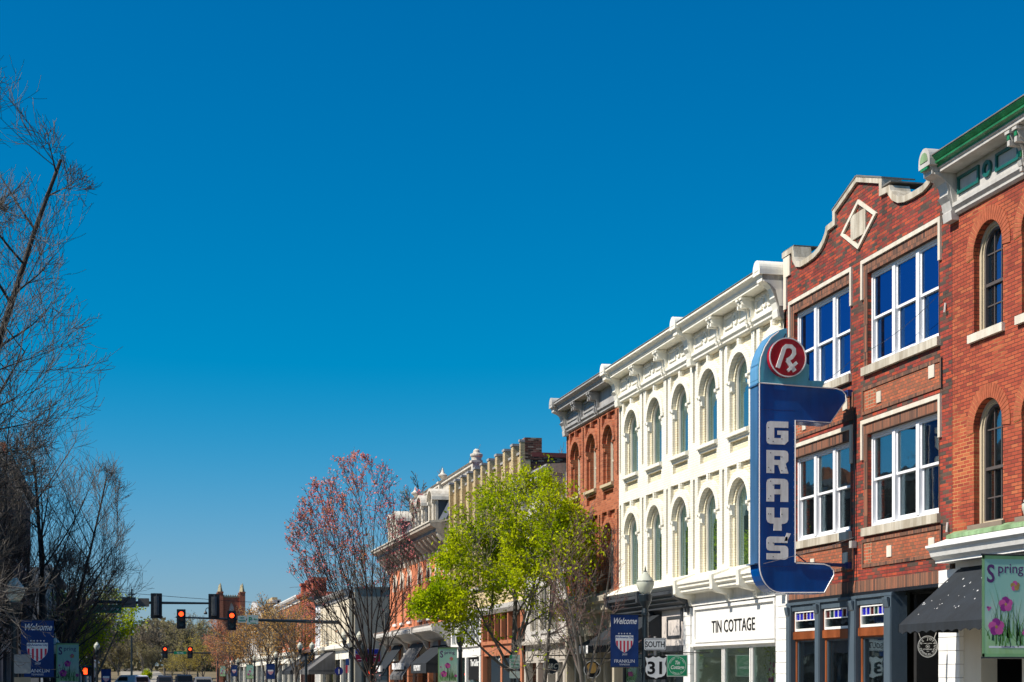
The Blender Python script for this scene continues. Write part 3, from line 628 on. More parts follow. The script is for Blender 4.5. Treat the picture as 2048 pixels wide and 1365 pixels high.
# hanging round sign
r = empty('hanging_sign', 'round black hanging sign with white lettering beside the black awning', 'sign', (12.5, 23.9, 1.9))
fs = facing(23.9); cx, cz = 12.58, 2.06
m = MB(fs); m.disc(cx, cz, .178, 0, .03, 40)
m.build('disc', SBLACK, r)
for ob in [1]:
    m = MB(fs); m.ring(cx, cz, .165, .178, .03, .032, k=40); m.ring(cx, cz, .15, .154, .03, .0312, k=40)
    m.arctext("O'BE JOYFUL", cx, cz, .112, R_(200), R_(-20), .056, .03, .0312, bold=.0018)
    m.arctext('FRANKLIN, TN', cx, cz, .14, R_(215), R_(325), .042, .03, .0312, flip=True, bold=.001)
    m.text('WHISKEY & BURGERS', cx, cz+.045, .016, .03, .034); m.text('ESTABLISHED', cx, cz-.055, .028, .03, .034); m.text('2012', cx, cz-.085, .02, .03, .034)
    st = [(cx+(.022 if i % 2 == 0 else .009)*math.sin(math.pi*i/5), cz+.0+(.022 if i % 2 == 0 else .009)*math.cos(math.pi*i/5)) for i in range(10)]; m.prism(st, .03, .034); m.ring(cx, cz, .03, .034, .03, .034, k=20)
    m.build('lettering', SWHITE, r)
MB(fs).tubef([(cx-.12, cz+.13, .015), (cx-.16, cz+.24, .015)], .006, 5).tubef([(cx+.12, cz+.13, .015), (cx+.17, cz+.25, .015)], .006, 5).build('chain', GREYL, r)
# ---------------- orange brick corner building
b = empty('orange_brick_building', 'orange brick building with green cornice at the right edge', 'building', (13, 20, 0))
u0, u1 = -23.83, -14
AC = [-22.70, -21.28, -19.86, -18.44, -17.02]; AR = [(7.02, 8.28), (3.98, 5.50)]
MB(ST).wall(rectpts(u0+.004, u1, 3.72, 9.1), [archpts(c, .88, s_, sp, 14) for c in AC for s_, sp in AR], 0, .2).build('wall', BR_ORANGE, b)
VOUS = brick('orange_arch_brick', [(0, (.40, .10, .04)), (1, (.62, .20, .06))], (.5, .28, .11), bw=.05, bh=.9, offset=0, stain=.1)
ringm = paint('rubbed_arch_brick', (.38, .095, .042), .85, .35, sc=12); ringj = paint('pale_arch_mortar', (.50, .26, .10), .9, .2)
for c in AC:
    for s_, sp in AR:
        m = MB(ST); k = 27; m.m = 1; m.ring(c, sp, .441, .66, 0, .008, R_(-6), R_(186), 28); m.m = 0
        for i in range(k):
            a = R_(-6)+R_(192)*i/k; d = R_(192)/k*.84; r0, r1 = .44, .665
            m.prism([(c+r0*math.cos(a), sp+r0*math.sin(a)), (c+r1*math.cos(a), sp+r1*math.sin(a)), (c+r1*math.cos(a+d), sp+r1*math.sin(a+d)), (c+r0*math.cos(a+d), sp+r0*math.sin(a+d))], 0, .014)
        m.build('arch_bricks', [ringm, ringj], b)
        MB(ST).box(c-.55, c+.5, s_-.13, s_, -.2, .06).build('stone_sill', STONE2 if s_ > 6 else paint('brown_sill', (.22, .17, .13), .8, .2), b)
        m = MB(ST); m.rings(archpts(c, .88, s_, sp, 14), archpts(c, .76, s_+.03, sp, 14), -.2, -.1); m.rings(archpts(c, .765, s_+.03, sp, 14), archpts(c, .70, s_+.05, sp, 14), -.2, -.13)
        m.build('brickmould', paint('tan_frame_paint', (.50, .42, .30), .5, .08), b)
        archsash(b, ST, c, .70, s_+.03, sp, -.14, paint('brown_sash_paint', (.09, .075, .07), .5, .15), G_DARK if s_ < 6 else glass('sky_tinted_glass', (.25, .45, .9), fac=.6, dark=(.02, .03, .03), seethru=.6), fw=.035, rail=(s_+sp)/2+.12, bars=2, hbars=(s_+.42, sp-.02))  # upper panes carry the blue of the mirrored sky as a tint
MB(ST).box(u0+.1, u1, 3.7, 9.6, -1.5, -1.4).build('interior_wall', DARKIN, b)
m = MB(ST)
for c in AC: m.box(c-.3, c-.1, 7.1, 7.9, -.45, -.42); m.box(c-.02, c+.18, 7.1, 7.5, -.45, -.42)
m.build('curtain', paint('pale_green_curtain', (.45, .55, .38), .9, .1), b)
cornice(b, u0-.12, u1, GREYL, [-23.75], [-21.42, -19.1, -16.8], frieze='fret', gm=GREEN, gtop=GREEN, capmats=(GREYL, COPPER))
shell(b, u0, u1, 9.6, n0=-1.52)
m = MB(ST); m.prof([(0, 3.93), (.0, 3.86), (.14, 3.81), (.14, 3.87)], u0+.05, u1); m.build('copper_flashing', COPPER, b)
m = MB(ST); m.prof([(0, 3.85), (.42, 3.70), (.46, 3.70), (.46, 3.66), (.40, 3.62), (.36, 3.52), (.28, 3.46), (.28, 3.42), (0, 3.42)], u0-.05, u1); m.build('shop_cornice', WHITE, b)
MB(ST).box(u0+.1, u1, 3.2, 3.45, -.3, 0).build('shop_fascia', WHITE, b)
m = MB(ST)
for a, c in ((-24.2, -23.5),):
    for i in range(15): m.box(a, c, i*.222, i*.222+.214, -.3, .05+.003*(i % 2))
m.build('block_pier', WHITE, b)
MB(ST).box(-23.5, -22.95, 0, 3.2, -.3, -.02).build('plain_pier', paint('ivory_paint', (.62, .57, .47), .6, .06), b)
MB(ST).box(-22.95, -21.75, 0, 3.2, -1.3, -1.2).box(-21.0, u1, 0, 3.2, -.6, -.5).build('doorway_recess', DARKIN, b)
MB(ST).box(-21.75, -21.35, 0, 3.2, -.3, -.02).build('plain_pier', MATS['ivory_paint'], b)
awning('shop_awning', 'black scalloped awning with white bird droppings at the right edge', -23.55, -17.5, 3.33, 2.40, 1.1, CANVAS, val=.15, drip=.26)
aw = [o for o in COL.objects if o.name.startswith('shop_awning')][-1]
rnd = random.Random(8); m = MB()
for i in range(26):
    t = rnd.betavariate(2, 1.6)*.8+.1; u = -23.5+rnd.random()**1.5*2.1; rr = rnd.uniform(.006, .02); n = .02+1.08*t; v = 3.33-.93*t
    c = ST(u, v+.006, n+.004); du = Vector((0, -1, 0)); dv = (ST(0, -.93, 1.08)-ST(0, 0, 0)).normalized(); dn = du.cross(dv)*-1
    k = 7; m.add([c+du*(rr*rnd.uniform(.6, 1.3)*math.cos(6.283*j/k))+dv*(rr*rnd.uniform(.7, 1.5)*math.sin(6.283*j/k)) for j in range(k)], [tuple(range(k))])
m.build('droppings', WCLOTH, aw)
# ---------------- pharmacy blade sign
YS = 27.43; fs = facing(YS)
b = empty('blade_sign', 'tall blue blade sign with white letters and red round emblem on the brick wall', 'sign', (11.9, YS, 5))
arc = [(11.49-.42*math.sin(R_(90)*i/8)*1.0, 3.61-.52+.52*(1-math.cos(R_(90)*i/8))) for i in range(9)]
body = [(11.07, 6.93), (12.62, 6.88), (12.73, 6.85), (12.79, 6.78), (12.8, 6.7), (12.77, 6.63), (12.49, 6.24), (11.79, 6.26), (11.79, 3.65), (12.36, 3.64), (12.48, 3.60), (12.55, 3.53), (12.56, 3.44), (12.36, 3.10)]+arc
MB(fs).prism(body, -.4, 0).build('cabinet', BLUE, b)
top = [(11.07, 6.935), (11.07, 7.2), (11.10, 7.4), (11.18, 7.6), (11.3, 7.78), (11.45, 7.90), (11.63, 7.96), (11.63, 7.55), (12.07, 7.3), (12.07, 7.13), (12.05, 7.02), (12.38, 7.02), (12.33, 6.91)]
MB(fs).prism(top, -.4, 0).build('upper_panel', LBLUE, b)
# side skins facing the street
m = MB(fs); e = [(11.07, 7.2), (11.10, 7.4), (11.18, 7.6), (11.3, 7.78), (11.45, 7.90), (11.6, 7.955)]; e2 = offset(e, .006)
m.box(11.063, 11.07, 6.93, 7.2, -.39, -.01)
for i in range(len(e)-1): m.prism([e[i], e[i+1], e2[i+1], e2[i]], -.39, -.01)
for v in (7.28, 7.0): m.box(11.058, 11.064, v, v+.008, -.39, -.01)
m.build('edge_skin', LBLUE2, b)
m = MB(fs); m.box(11.063, 11.07, 3.62, 6.9, -.385, -.015); m.box(11.04, 11.1, 6.895, 6.925, -.42, .0); m.box(11.0, 11.09, 3.62, 3.64, -.43, -.01)
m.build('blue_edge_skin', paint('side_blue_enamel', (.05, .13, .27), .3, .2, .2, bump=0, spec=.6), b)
m = MB(fs)
def loop(pts, n=.02, r=.011): m.tubef([(u, v, n) for u, v in pts], r, 6)
loop([(11.09, 6.93), (12.60, 6.885), (12.72, 6.85), (12.785, 6.78), (12.79, 6.68), (12.48, 6.255), (11.785, 6.275), (11.785, 3.66)]); loop([(11.8, 3.65), (12.36, 3.635), (12.47, 3.6), (12.545, 3.52), (12.55, 3.44), (12.355, 3.115)]+[(u+.012, v+.012) for u, v in arc]+[(11.085, 6.93)])
loop([(11.085, 6.94), (11.085, 7.2), (11.115, 7.4), (11.19, 7.59), (11.31, 7.77), (11.46, 7.885)])
m.build('neon_outline', NEON, b)
cx, cz = 11.585, 7.395
d = MB(fs).disc(cx, cz, .355, 0, .14, 48).build('emblem_disc', RED, b)
m = MB(fs); m.ring(cx, cz, .342, .362, .14, .155, k=48)
m.stroke([(cx-.2, cz-.2), (cx-.075, cz+.16)], .075, .14, .165)
m.stroke([(cx-.09, cz+.15), (cx-.03, cz+.2), (cx+.06, cz+.2), (cx+.115, cz+.15), (cx+.12, cz+.07), (cx+.07, cz-.0), (cx-.02, cz-.06)], .07, .14, .166)
m.stroke([(cx-.02, cz-.05), (cx+.13, cz-.25)], .075, .14, .168); m.stroke([(cx-.01, cz-.25), (cx+.17, cz-.09)], .055, .14, .171)
m.build('emblem', LETTER, d)
LT = {'G': ([(1.5, 0), (8.3, 0), (9.8, 1.5), (9.8, 6), (5, 6), (5, 4.2), (6.6, 4.2), (6.6, 2.7), (3.4, 2.7), (3.4, 7.3), (9.8, 7.3), (9.8, 10), (1.5, 10), (.4, 9.6), (0, 8.5), (0, 1.5), (.4, .4)], []),
      'R': ([(0, 0), (0, 10), (8.3, 10), (9.4, 9.6), (9.8, 8.5), (9.8, 5.4), (8.6, 4.2), (9.9, 0), (6.5, 0), (5.2, 3.6), (3.4, 3.6), (3.4, 0)], [[(3.4, 5.8), (6.4, 5.8), (6.4, 7.6), (3.4, 7.6)]]),
      'A': ([(0, 0), (0, 8.3), (.5, 9.5), (1.7, 10), (8.1, 10), (9.3, 9.5), (9.8, 8.3), (9.8, 0), (6.4, 0), (6.4, 3.2), (3.4, 3.2), (3.4, 0)], [[(3.4, 5.4), (6.4, 5.4), (6.4, 7.6), (3.4, 7.6)]]),
      'Y': ([(0, 10), (3.4, 10), (3.4, 5.6), (6.4, 5.6), (6.4, 10), (9.8, 10), (9.8, 4.8), (9.2, 3.6), (8, 3), (6.8, 3), (6.8, 0), (3.2, 0), (3.2, 3), (1.8, 3), (.6, 3.6), (0, 4.8)], []),
      'S': ([(0, 0), (8.3, 0), (9.4, .5), (9.8, 1.6), (9.8, 4.6), (9.4, 5.6), (8.3, 6.1), (3.4, 6.1), (3.4, 7.3), (9.5, 7.3), (9.5, 10), (1.5, 10), (.4, 9.6), (0, 8.5), (0, 5.2), (.4, 4.2), (1.5, 3.8), (6.4, 3.8), (6.4, 2.7), (0, 2.7)], [])}
for ch, v0 in (('G', 5.82), ('R', 5.29), ('A', 4.77), ('Y', 4.24), ('S', 3.71)):
    sx, sy = .043, .042; f = lambda q: [(11.225+x*sx, v0+y*sy) for x, y in q]
    m = MB(fs); m.wall(f(LT[ch][0]), [f(h) for h in LT[ch][1]], .022, .021); m.build('letter', LETTER, b)
MB(fs).prism([(11.57, 4.05), (11.62, 4.05), (11.70, 4.19), (11.62, 4.2)], 0, .022).build('apostrophe', LETTER, b)
m = MB(fs)
rnd = random.Random(5)
for ch, v0 in (('G', 5.82), ('R', 5.29), ('A', 4.77), ('Y', 4.24), ('S', 3.71)):
    for k in range(6): u, v = rnd.choice([11.26, 11.3, 11.35, 11.52, 11.6]), v0+rnd.choice([.05, .1, .3, .37]); m.disc(u, v, .010, .022, .026, 8)
m.build('tube_supports', BLACK, b)
m = MB(fs); m.tubef([(12.4, 6.9, -.2), (13.0, 6.85, -.2)], .035, 8); m.tubef([(11.8, 3.66, -.2), (13.0, 3.64, -.2)], .035, 8); m.tubef([(11.8, 3.86, -.1), (12.1, 3.66, -.15)], .012, 6)
m.box(12.9, 13.0, 3.58, 3.7, -.26, -.14); m.box(12.9, 13.0, 6.79, 6.91, -.26, -.14); m.build('mounting_arms', paint('bracket_blue', (.012, .035, .14), .4, .2), b)
m = MB(fs)
for i in range(26): m.disc(11.10, 3.75+i*.122, .006, 0, .004, 6)
for i in range(20): m.disc(11.765, 3.8+i*.125, .006, 0, .004, 6)
m.build('rivet_rows', GREYL, b)
m = MB(fs)
for v in (6.45, 5.0, 3.58): m.box(11.075, 11.785, v, v+.005, 0, .002)
m.build('sheet_seams', MATS['bracket_blue'], b)
MB(fs).tubef([(11.6, 7.85, .02), (11.55, 7.78, .06)], .012, 6).build('lifting_hook', BLACK, b)
# guy wires and string lights on the brick front
w = tag(MB().tube([(11.0, 27.0, 3.6), (12.2, 27.1, 3.9), (12.98, 27.45, 4.15)], .005, 4).build('guy_wire', GREYL), 'thin pale wire across the bottom of the blue blade sign', 'cable')
def strand(label, pts, bulbs):
    r = empty('string_light_wire', label, 'cable', pts[0]); q = []
    for a, c in zip(pts, pts[1:]):
        for i in range(8):
            t = i/8; q.append(Vector(a).lerp(Vector(c), t)-Vector((0, 0, .12*4*t*(1-t))))
    q.append(Vector(pts[-1])); MB().tube(q, .004, 4).build('wire', BLACK, r)
    return r
strand('thin dark wire sagging across the upper windows of the gabled brick building', [(12.9, 30.3, 7.25), (12.9, 27.3, 7.45), (12.9, 24.0, 7.9)], 0)
# ---------------- brown brick building
b = empty('brown_brick_building', 'brown red brick building with grey cornice and three tall arched windows', 'building', (13, 45, 0))
arcade(b, -47.93, -42.40, [-46.88, -45.15, -43.42], .88, BR_BROWN, BR_BROWN, paint('tan_sill_paint', (.52, .42, .27), .6, .1), G_DARK, paint('almond_sash_paint', (.58, .52, .42), .5, .05), style='x', ringm=BR_BROWN, base=3.7)
cornice(b, -47.85, -42.42, GREYP, [-47.78], [-46.0, -44.27], frieze='rect', capmats=(GREYL, GREYL))
MB(ST).box(-47.8, -42.5, 3.7, 9, -.9, -.8).build('interior_blinds', paint('pale_blinds', (.4, .38, .32), .9, .1), b)
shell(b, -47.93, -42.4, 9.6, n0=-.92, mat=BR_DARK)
TANP = paint('tan_stone_paint', (.42, .38, .30), .8, .15, .25)
m = MB(ST); m.prof([(0, 3.95), (.3, 3.85), (.42, 3.8), (.42, 3.66), (.3, 3.6), (.3, 3.42), (.2, 3.36), (0, 3.36)], -47.9, -42.45); m.box(-47.9, -42.45, 2.75, 3.36, -.3, .02); m.build('shop_cornice', TANP, b)
for u in (-47.75, -46.7, -45.6, -44.5, -43.6, -42.75): MB(ST).box(u-.1, u+.1, 0, 2.8, -.2, .06).build('pilaster', TANP, b)
MB(ST).box(-47.9, -42.45, 0, 2.75, -1.0, -.7).build('shop_back_wall', DARKIN, b)
awning('shop_awning', 'small black and white striped awning between tree and welcome banner', -44.4, -43.0, 2.75, 2.4, .7, CANVAS, val=.2)
sa = [o for o in COL.objects if o.name.startswith('shop_awning') and not o.parent][-1]
for i in range(4): MB(ST).box(-44.3+i*.36, -44.12+i*.36, 2.2, 2.42, .705, .715).build('white_stripe', WCLOTH, sa)
r = empty('hanging_sign', 'round black sign with gold centre hanging behind the bare small tree', 'sign', (12.25, 42.5, 1.7)); fs = facing(42.5)
MB(fs).disc(12.25, 1.75, .24, 0, .04, 32).build('disc', SBLACK, r); MB(fs).disc(12.25, 1.79, .15, .04, .05, 28).build('gold_disc', GOLD, r)
MB(fs).ring(12.25, 1.75, .225, .24, .04, .043).build('white_ring', SWHITE, r); MB(fs).tubef([(11.95, 2.05, .02), (13, 2.05, .02)], .015).build('arm', BLACK, r)
# ---------------- grey narrow building
b = empty('grey_painted_building', 'narrow grey painted building with shuttered windows behind the green tree', 'building', (13, 50.6, 0))
gw = [(-52.5, -51.5), (-51.2, -50.1), (-49.9, -48.9)]
hs_ = [rectpts(a, c, v0, v1) for a, c in gw for v0, v1 in ((3.05, 4.5), (5.5, 7.0))]
GB = brick('grey_painted_brick', [(0, (.50, .47, .43)), (1, (.55, .52, .48))], (.42, .4, .37), bump=.5, stain=.1)
MB(ST).wall(rectpts(-53.37, -47.94, 2.6, 7.6), hs_, 0, .15).build('wall', GB, b)
for a, c in gw:
    for v0, v1 in ((3.05, 4.5), (5.5, 7.0)):
        sash(b, ST, a+.24, c-.24, v0, v1, -.05, GREYL, G_DARK, fw=.05, rail=(v0+v1)/2)
        for x in (a, c-.24):
            m = MB(ST); m.rings(rectpts(x, x+.24, v0, v1), rectpts(x+.03, x+.21, v0+.04, v1-.04), -.04, .03)
            k = 22
            for i in range(k): vv = v0+.05+(v1-v0-.1)*i/k; m.prof([(-.03, vv+.045), (.02, vv), (.02, vv+.012), (-.03, vv+.057)], x+.03, x+.21)
            m.build('shutter', paint('shutter_taupe', (.42, .38, .31), .6, .08), b)
        MB(ST).box(a, c, v0-.1, v0, -.1, .05).build('sill', GREYL, b)
m = MB(ST); m.prof([(-.2, 7.5), (.05, 7.5), (.1, 7.7), (.1, 7.85), (.5, 7.9), (.5, 7.98), (.62, 8.08), (.62, 8.14), (-.2, 8.2)], -53.3, -48.0)
m.prof([(0, 7.2), (.15, 7.2), (.2, 7.5), (.5, 7.75), (.6, 7.9), (.6, 8.1), (0, 8.1)], -48.35, -48.02); m.prof([(0, 7.2), (.15, 7.2), (.2, 7.5), (.5, 7.75), (.6, 7.9), (.6, 8.1), (0, 8.1)], -53.3, -53.0)
m.build('cornice', GREYP, b)
MB(ST).box(-53.36, -47.95, 7.5, 7.9, -.6, -.01).build('parapet', GREYL, b)
shell(b, -53.37, -47.94, 7.7, n0=-.62)
m = MB(ST); m.box(-53.3, -48.0, 2.0, 2.6, -.2, .0); m.prof([(0, 2.75), (.2, 2.7), (.2, 2.6), (0, 2.6)], -53.3, -48)
for u in (-53.1, -51.6, -50.2, -48.9): m.rings(rectpts(u+.1, u+.9, 2.08, 2.52), rectpts(u+.16, u+.84, 2.14, 2.46), 0, .03)
for u in (-53.2, -51.5, -50.2, -49.0, -48.1): m.box(u-.12, u+.12, 0, 2.0, -.2, .04)
m.build('shop_front', paint('greige_paint', (.44, .40, .35), .6, .08, .1), b)
MB(ST).box(-53.3, -48, 0, 2.0, -.6, -.5).build('shop_back_wall', DARKIN, b)
MB(ST).box(-50.9, -50.3, 0, 1.9, -.3, -.2).build('door', paint('red_door_paint', (.42, .02, .02), .5, .1), b)
r = empty('hanging_sign', 'round black sign with cursive white initials between the trees', 'sign', (12.12, 46.6, 1.8)); fs = facing(46.6)
MB(fs).disc(12.15, 1.86, .245, 0, .04, 36).build('disc', paint('ink_blue_board', (.012, .025, .045), .5, .1), r)
MB(fs).ring(12.15, 1.86, .232, .248, .04, .05, k=36).text('H&C', 12.14, 1.79, .22, .04, .048, shear=.35, xs=.85, bold=.004).build('lettering', SWHITE, r)
MB(fs).tubef([(11.6, 2.18, .02), (13, 2.18, .02)], .016).tubef([(12.15, 2.11, .02), (12.15, 2.18, .02)], .012).build('arm', BLACK, r)
# ---------------- tan building with brick fins
b = empty('tan_brick_building', 'tall tan brick building with vertical brick fins rising above the parapet', 'building', (13, 60, 0))
fins = [-66.2+i*1.285 for i in range(11)]
hs_ = []
for a, c in zip(fins, fins[1:]): hs_ += [rectpts(a+.35, c-.35, 5.4, 6.9), rectpts(a+.35, c-.35, 7.3, 8.6)]
MB(ST).wall(rectpts(-66.29, -53.38, 4.9, 9.25), hs_, 0, .2).build('wall', BR_TAN, b)
for u in fins: MB(ST).box(max(u-.17, -66.28), min(u+.17, -53.385), 5.0, 9.60, -.2, .16).build('fin', BR_TAN, b)
m = MB(ST)
for u in fins: m.box(max(u-.19, -66.28), min(u+.19, -53.38), 9.60, 9.68, -.25, .19)
for a, c in zip(fins, fins[1:]): m.box(a+.19, c-.19, 9.25, 9.33, -.25, .05)
m.build('stone_caps', GREYP, b)
for a, c in zip(fins, fins[1:]):
    for v0, v1 in ((5.4, 6.9), (7.3, 8.6)): sash(b, ST, a+.35, c-.35, v0, v1, -.1, GREYP, G_FAR, fw=.05, rail=(v0+v1)/2)
MB(ST).box(-66.28, -53.38, 4.15, 4.92, -.2, .02).build('stucco_band', BEIGE, b)
MB(ST).prof([(0, 5.0), (.15, 4.98), (.15, 4.9), (0, 4.9)], -66.28, -53.38).build('string_course', GREYL, b)
MB(ST).prof([(0, 4.2), (.22, 4.16), (.22, 4.0), (.12, 3.86), (0, 3.86)], -66.28, -53.38).build('shop_cornice', GREYL, b)
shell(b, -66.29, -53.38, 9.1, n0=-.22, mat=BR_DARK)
MB(ST).box(-66.28, -53.37, 9.1, 9.25, -9, -.25).build('rear_parapet', paint('red_coping_tile', (.2, .05, .04), .7, .2), b)
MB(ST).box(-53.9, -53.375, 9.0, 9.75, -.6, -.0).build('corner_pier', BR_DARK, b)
def tallfront(u0, u1, mat, k, gl, name):
    m = MB(ST); n_ = (u1-u0)/k
    for i in range(k+1): u = u0+n_*i; m.box(u-.07, u+.07, 2.85, 3.88, -.12, .07)
    m.box(u0, u1, 2.72, 2.85, -.15, .1); m.box(u0, u1, 2.3, 2.72, -.15, .02); m.box(u0, u0+.25, 0, 3.88, -.15, .09); m.box(u1-.25, u1, 0, 3.88, -.15, .08)
    m.box((u0+u1)/2-.12, (u0+u1)/2+.12, 0, 2.3, -.15, .06)
    o = m.build(name, mat, b); MB(ST).box(u0+.2, u1-.2, .4, 3.86, -.1, -.09).build('pane', gl, o)
tallfront(-66.2, -60.3, WHITE, 6, G_ARCH, 'white_shopfront'); tallfront(-60.1, -53.5, TERRA, 6, G_DARK, 'terracotta_shopfront')
MB(ST).box(-60.1, -53.5, 0, 3.9, -.6, -.5).build('shop_back_wall', DARKIN, b)
MB(ST).box(-63.2, -60.6, 1.4, 2.3, -.1, -.04).build('dark_sign_board', SBLACK, b)
MB(ST).text('The Cellar', -61.9, 1.95, .36, -.04, -.02, bold=.008).build('sign_lettering', SWHITE, b)
MB(ST).box(-58.6, -54.2, 1.3, 2.2, -.1, .03).build('dark_sign_board', paint('navy_board', (.01, .02, .03), .5, .1), b)
MB(ST).text('CLIP', -57.0, 1.98, .3, .03, .045, bold=.006).build('sign_lettering', SWHITE, b)
# ---------------- mansard corner building
b = empty('mansard_building', 'coral brick corner building with arched dormers and a white roof balustrade', 'building', (13, 75, 0))
u0, u1 = -83.4, -66.30; OLD = paint('aged_white_paint', (.66, .61, .52), .8, .2, .2, sc=5); OLDC = paint('aged_grey_cornice', (.42, .37, .31), .85, .3, .2, sc=4)
gc = [-81.4, -79.2, -77.0, -74.0, -71.7, -69.5, -67.5]
MB(ST).wall(rectpts(u0, u1, 3.7, 7.2), [archpts(g, .74, 4.2, 6.1, 10) for g in gc], 0, .22).build('wall', BR_CORAL, b)
for g in gc:
    m = MB(ST); m.ring(g, 6.1, .37, .60, 0, .06, R_(0), R_(180), 16); m.box(g-.6, g-.4, 5.85, 6.1, 0, .07); m.box(g+.4, g+.6, 5.85, 6.1, 0, .07); m.box(g-.08, g+.08, 6.5, 6.85, .0, .12); m.build('arch_hood', OLD, b)
    MB(ST).box(g-.5, g+.5, 4.08, 4.2, -.1, .1).build('sill', WHITE, b)
    archsash(b, ST, g, .74, 4.2, 6.1, -.1, paint('stone_arch_infill', (.45, .40, .33), .8, .1), G_FAR, fw=.06, rail=5.2)
m = MB(ST); m.prof([(-.3, 7.0), (.05, 7.0), (.1, 7.2), (.15, 7.3), (.55, 7.55), (.7, 7.65), (.7, 7.78), (.95, 7.9), (.95, 8.0), (-.3, 8.06)], u0-.05, u1-.02); m.build('cornice', OLDC, b)
MB(ST).prof([(.6, 8.0), (.9, 7.99), (1.0, 8.04), (1.0, 8.1), (-.3, 8.22)], u0-.1, u1-.02).build('gutter', OLD, b)
k = 15
for i in range(k+1):
    u = u0+.1+(u1-u0-.35)*i/k; m = MB(ST); h = .13 if i % 5 else .2; m.prof([(0, 6.85), (.15, 6.85), (.22, 7.1), (.45, 7.3), (.6, 7.5), (.68, 7.7), (.68, 7.85), (0, 7.85)], u-h, u+h); m.build('cornice_bracket', OLDC if i % 5 else OLD, b)
MB(ST).prof([(-.2, 8.1), (.3, 8.15), (.05, 8.6), (-.25, 9.2), (-.45, 9.75), (-.5, 9.85), (-3, 9.9), (-3, 8.1)], u0+.2, u1-.03).build('mansard_roof', paint('slate_shingles', (.08, .09, .11), .7, .3, sc=6), b)
for g in (-80.6, -78.9, -73.4, -71.7, -69.0):
    d = MB(ST); h = .62
    d.wall([(g-h, 8.25), (g+h, 8.25), (g+h, 9.2)]+[(g+h*math.cos(math.pi*i/12), 9.2+.45*math.sin(math.pi*i/12)) for i in range(1, 12)]+[(g-h, 9.2)], [archpts(g, .62, 8.4, 9.05, 10)], .34, .12)
    for q in (-1, 1): d.tubef([(g+q*.48, 8.3, .4), (g+q*.48, 9.1, .4)], .07, 10); d.box(g+q*.48-.1, g+q*.48+.1, 9.08, 9.2, .3, .5); d.box(g+q*.48-.1, g+q*.48+.1, 8.2, 8.32, .3, .5)
    dd = d.build('dormer', OLD, b)
    r = MB(ST); a = [(g+.72*math.cos(math.pi*i/12), 9.2+.55*math.sin(math.pi*i/12)) for i in range(13)]; a2 = [(g+.6*math.cos(math.pi*i/12), 9.2+.44*math.sin(math.pi*i/12)) for i in range(13)]; r.prism(a+a2[::-1], -1.3, .52); r.build('dormer_roof', OLD, dd)
    MB(ST).box(g-.58, g+.58, 8.2, 9.2, -1.2, .2).build('dormer_cheeks', MATS['slate_shingles'], dd)
    MB(ST).prism(archpts(g, .62, 8.4, 9.05, 10), .24, .23).build('pane', G_FAR, dd)
NB = -1.1
m = MB(ST); m.box(u0+.8, u1-.1, 9.85, 10.02, NB-.2, NB+.25); m.box(u0+.8, u1-.1, 10.55, 10.66, NB-.12, NB+.12); m.prof([(NB+.12, 10.66), (NB+.2, 10.7), (NB-.15, 10.74), (NB-.15, 10.66)], u0+.8, u1-.1)
k = 60
for i in range(k): u = u0+1.1+(u1-u0-1.5)*i/k; m.lathe(ST(u, 10.02, NB), [(.05, 0), (.04, .08), (.075, .2), (.035, .38), (.05, .54)], 6)
m.build('balustrade', OLD, b)
for i, u in enumerate((u0+1.5, -74.3, -66.6)):
    m = MB(ST); m.box(u-.16, u+.16, 9.85, 10.62, NB-.16, NB+.2); m.box(u-.22, u+.22, 10.62, 10.7, NB-.22, NB+.26); q = m.build('pedestal', OLD, b)
    pr = [(.18, 0), (.09, .12), (.1, .2), (.34, .42), (.36, .5), (.2, .58), (.1, .75), (.03, 1.0)] if i < 2 else [(.34, 0), (.36, .2), (.44, .3), (.44, .42), (.25, .5), (.22, .66), (.1, .76)]
    MB().lathe(ST(u, 10.7, NB), [(a_*.62, z_*.66) for a_, z_ in pr], 14).build('urn', OLD, q)
shell(b, u0, u1, 7.9, n0=-.3, mat=BR_CORAL)
m = MB(ST); m.prof([(0, 3.85), (.5, 3.75), (.75, 3.7), (.8, 3.62), (.8, 3.5), (.5, 3.42), (.3, 3.2), (0, 3.1)], u0-.1, u1-.03)
for u in (u0+.05, -77.4, -71.8, u1-.2): m.prof([(0, 2.8), (.15, 2.8), (.3, 3.1), (.6, 3.35), (.85, 3.45), (.88, 3.75), (0, 3.95)], u-.13, u+.13)
m.build('shop_cornice', GREYL, b)
for i, u in enumerate((u0+.2, -80.0, -77.4, -74.6, -71.8, -69.2, u1-.3)): MB(ST).box(u-.2, u+.2, 0, 3.2, -.3, .05).build('brick_pier', TERRA, b)
MB(ST).box(u0+.1, u1-.1, 2.3, 3.1, -.3, .0).build('transom_band', GREYL, b)
MB(ST).box(u0+.1, u1-.1, .3, 2.3, -.2, -.15).build('shop_glass', G_FAR, b)
a = awning('shop_awning', 'steep grey awning with white printed name at the far end of the coral building', -81.9, -79.0, 3.1, 1.55, 1.1, CANVAS, val=.2, sides=False)
MB(ST).prism([(-81.5, 1.75), (-79.4, 1.75), (-79.4, 2.05), (-81.5, 2.05)], 1.0, 1.11).build('white_print', WCLOTH, a)
a = awning('shop_awning', 'steep grey awning with white printed name at the near end of the coral building', -76.4, -72.6, 3.1, 1.55, 1.1, CANVG, val=.2, sides=False)
MB(ST).prism([(-76, 1.85), (-73.2, 1.85), (-73.2, 2.15), (-76, 2.15)], .93, 1.05).build('white_print', WCLOTH, a)
a = awning('shop_awning', 'black awning with white lettering behind the small spring banner', -70.9, -67.0, 2.9, 2.1, 1.0, CANVAS, val=.45)
MB(ST).text('PIEDMONT', -69.2, 1.78, .34, 1.0, 1.02, bold=.005).build('lettering', WCLOTH, a)
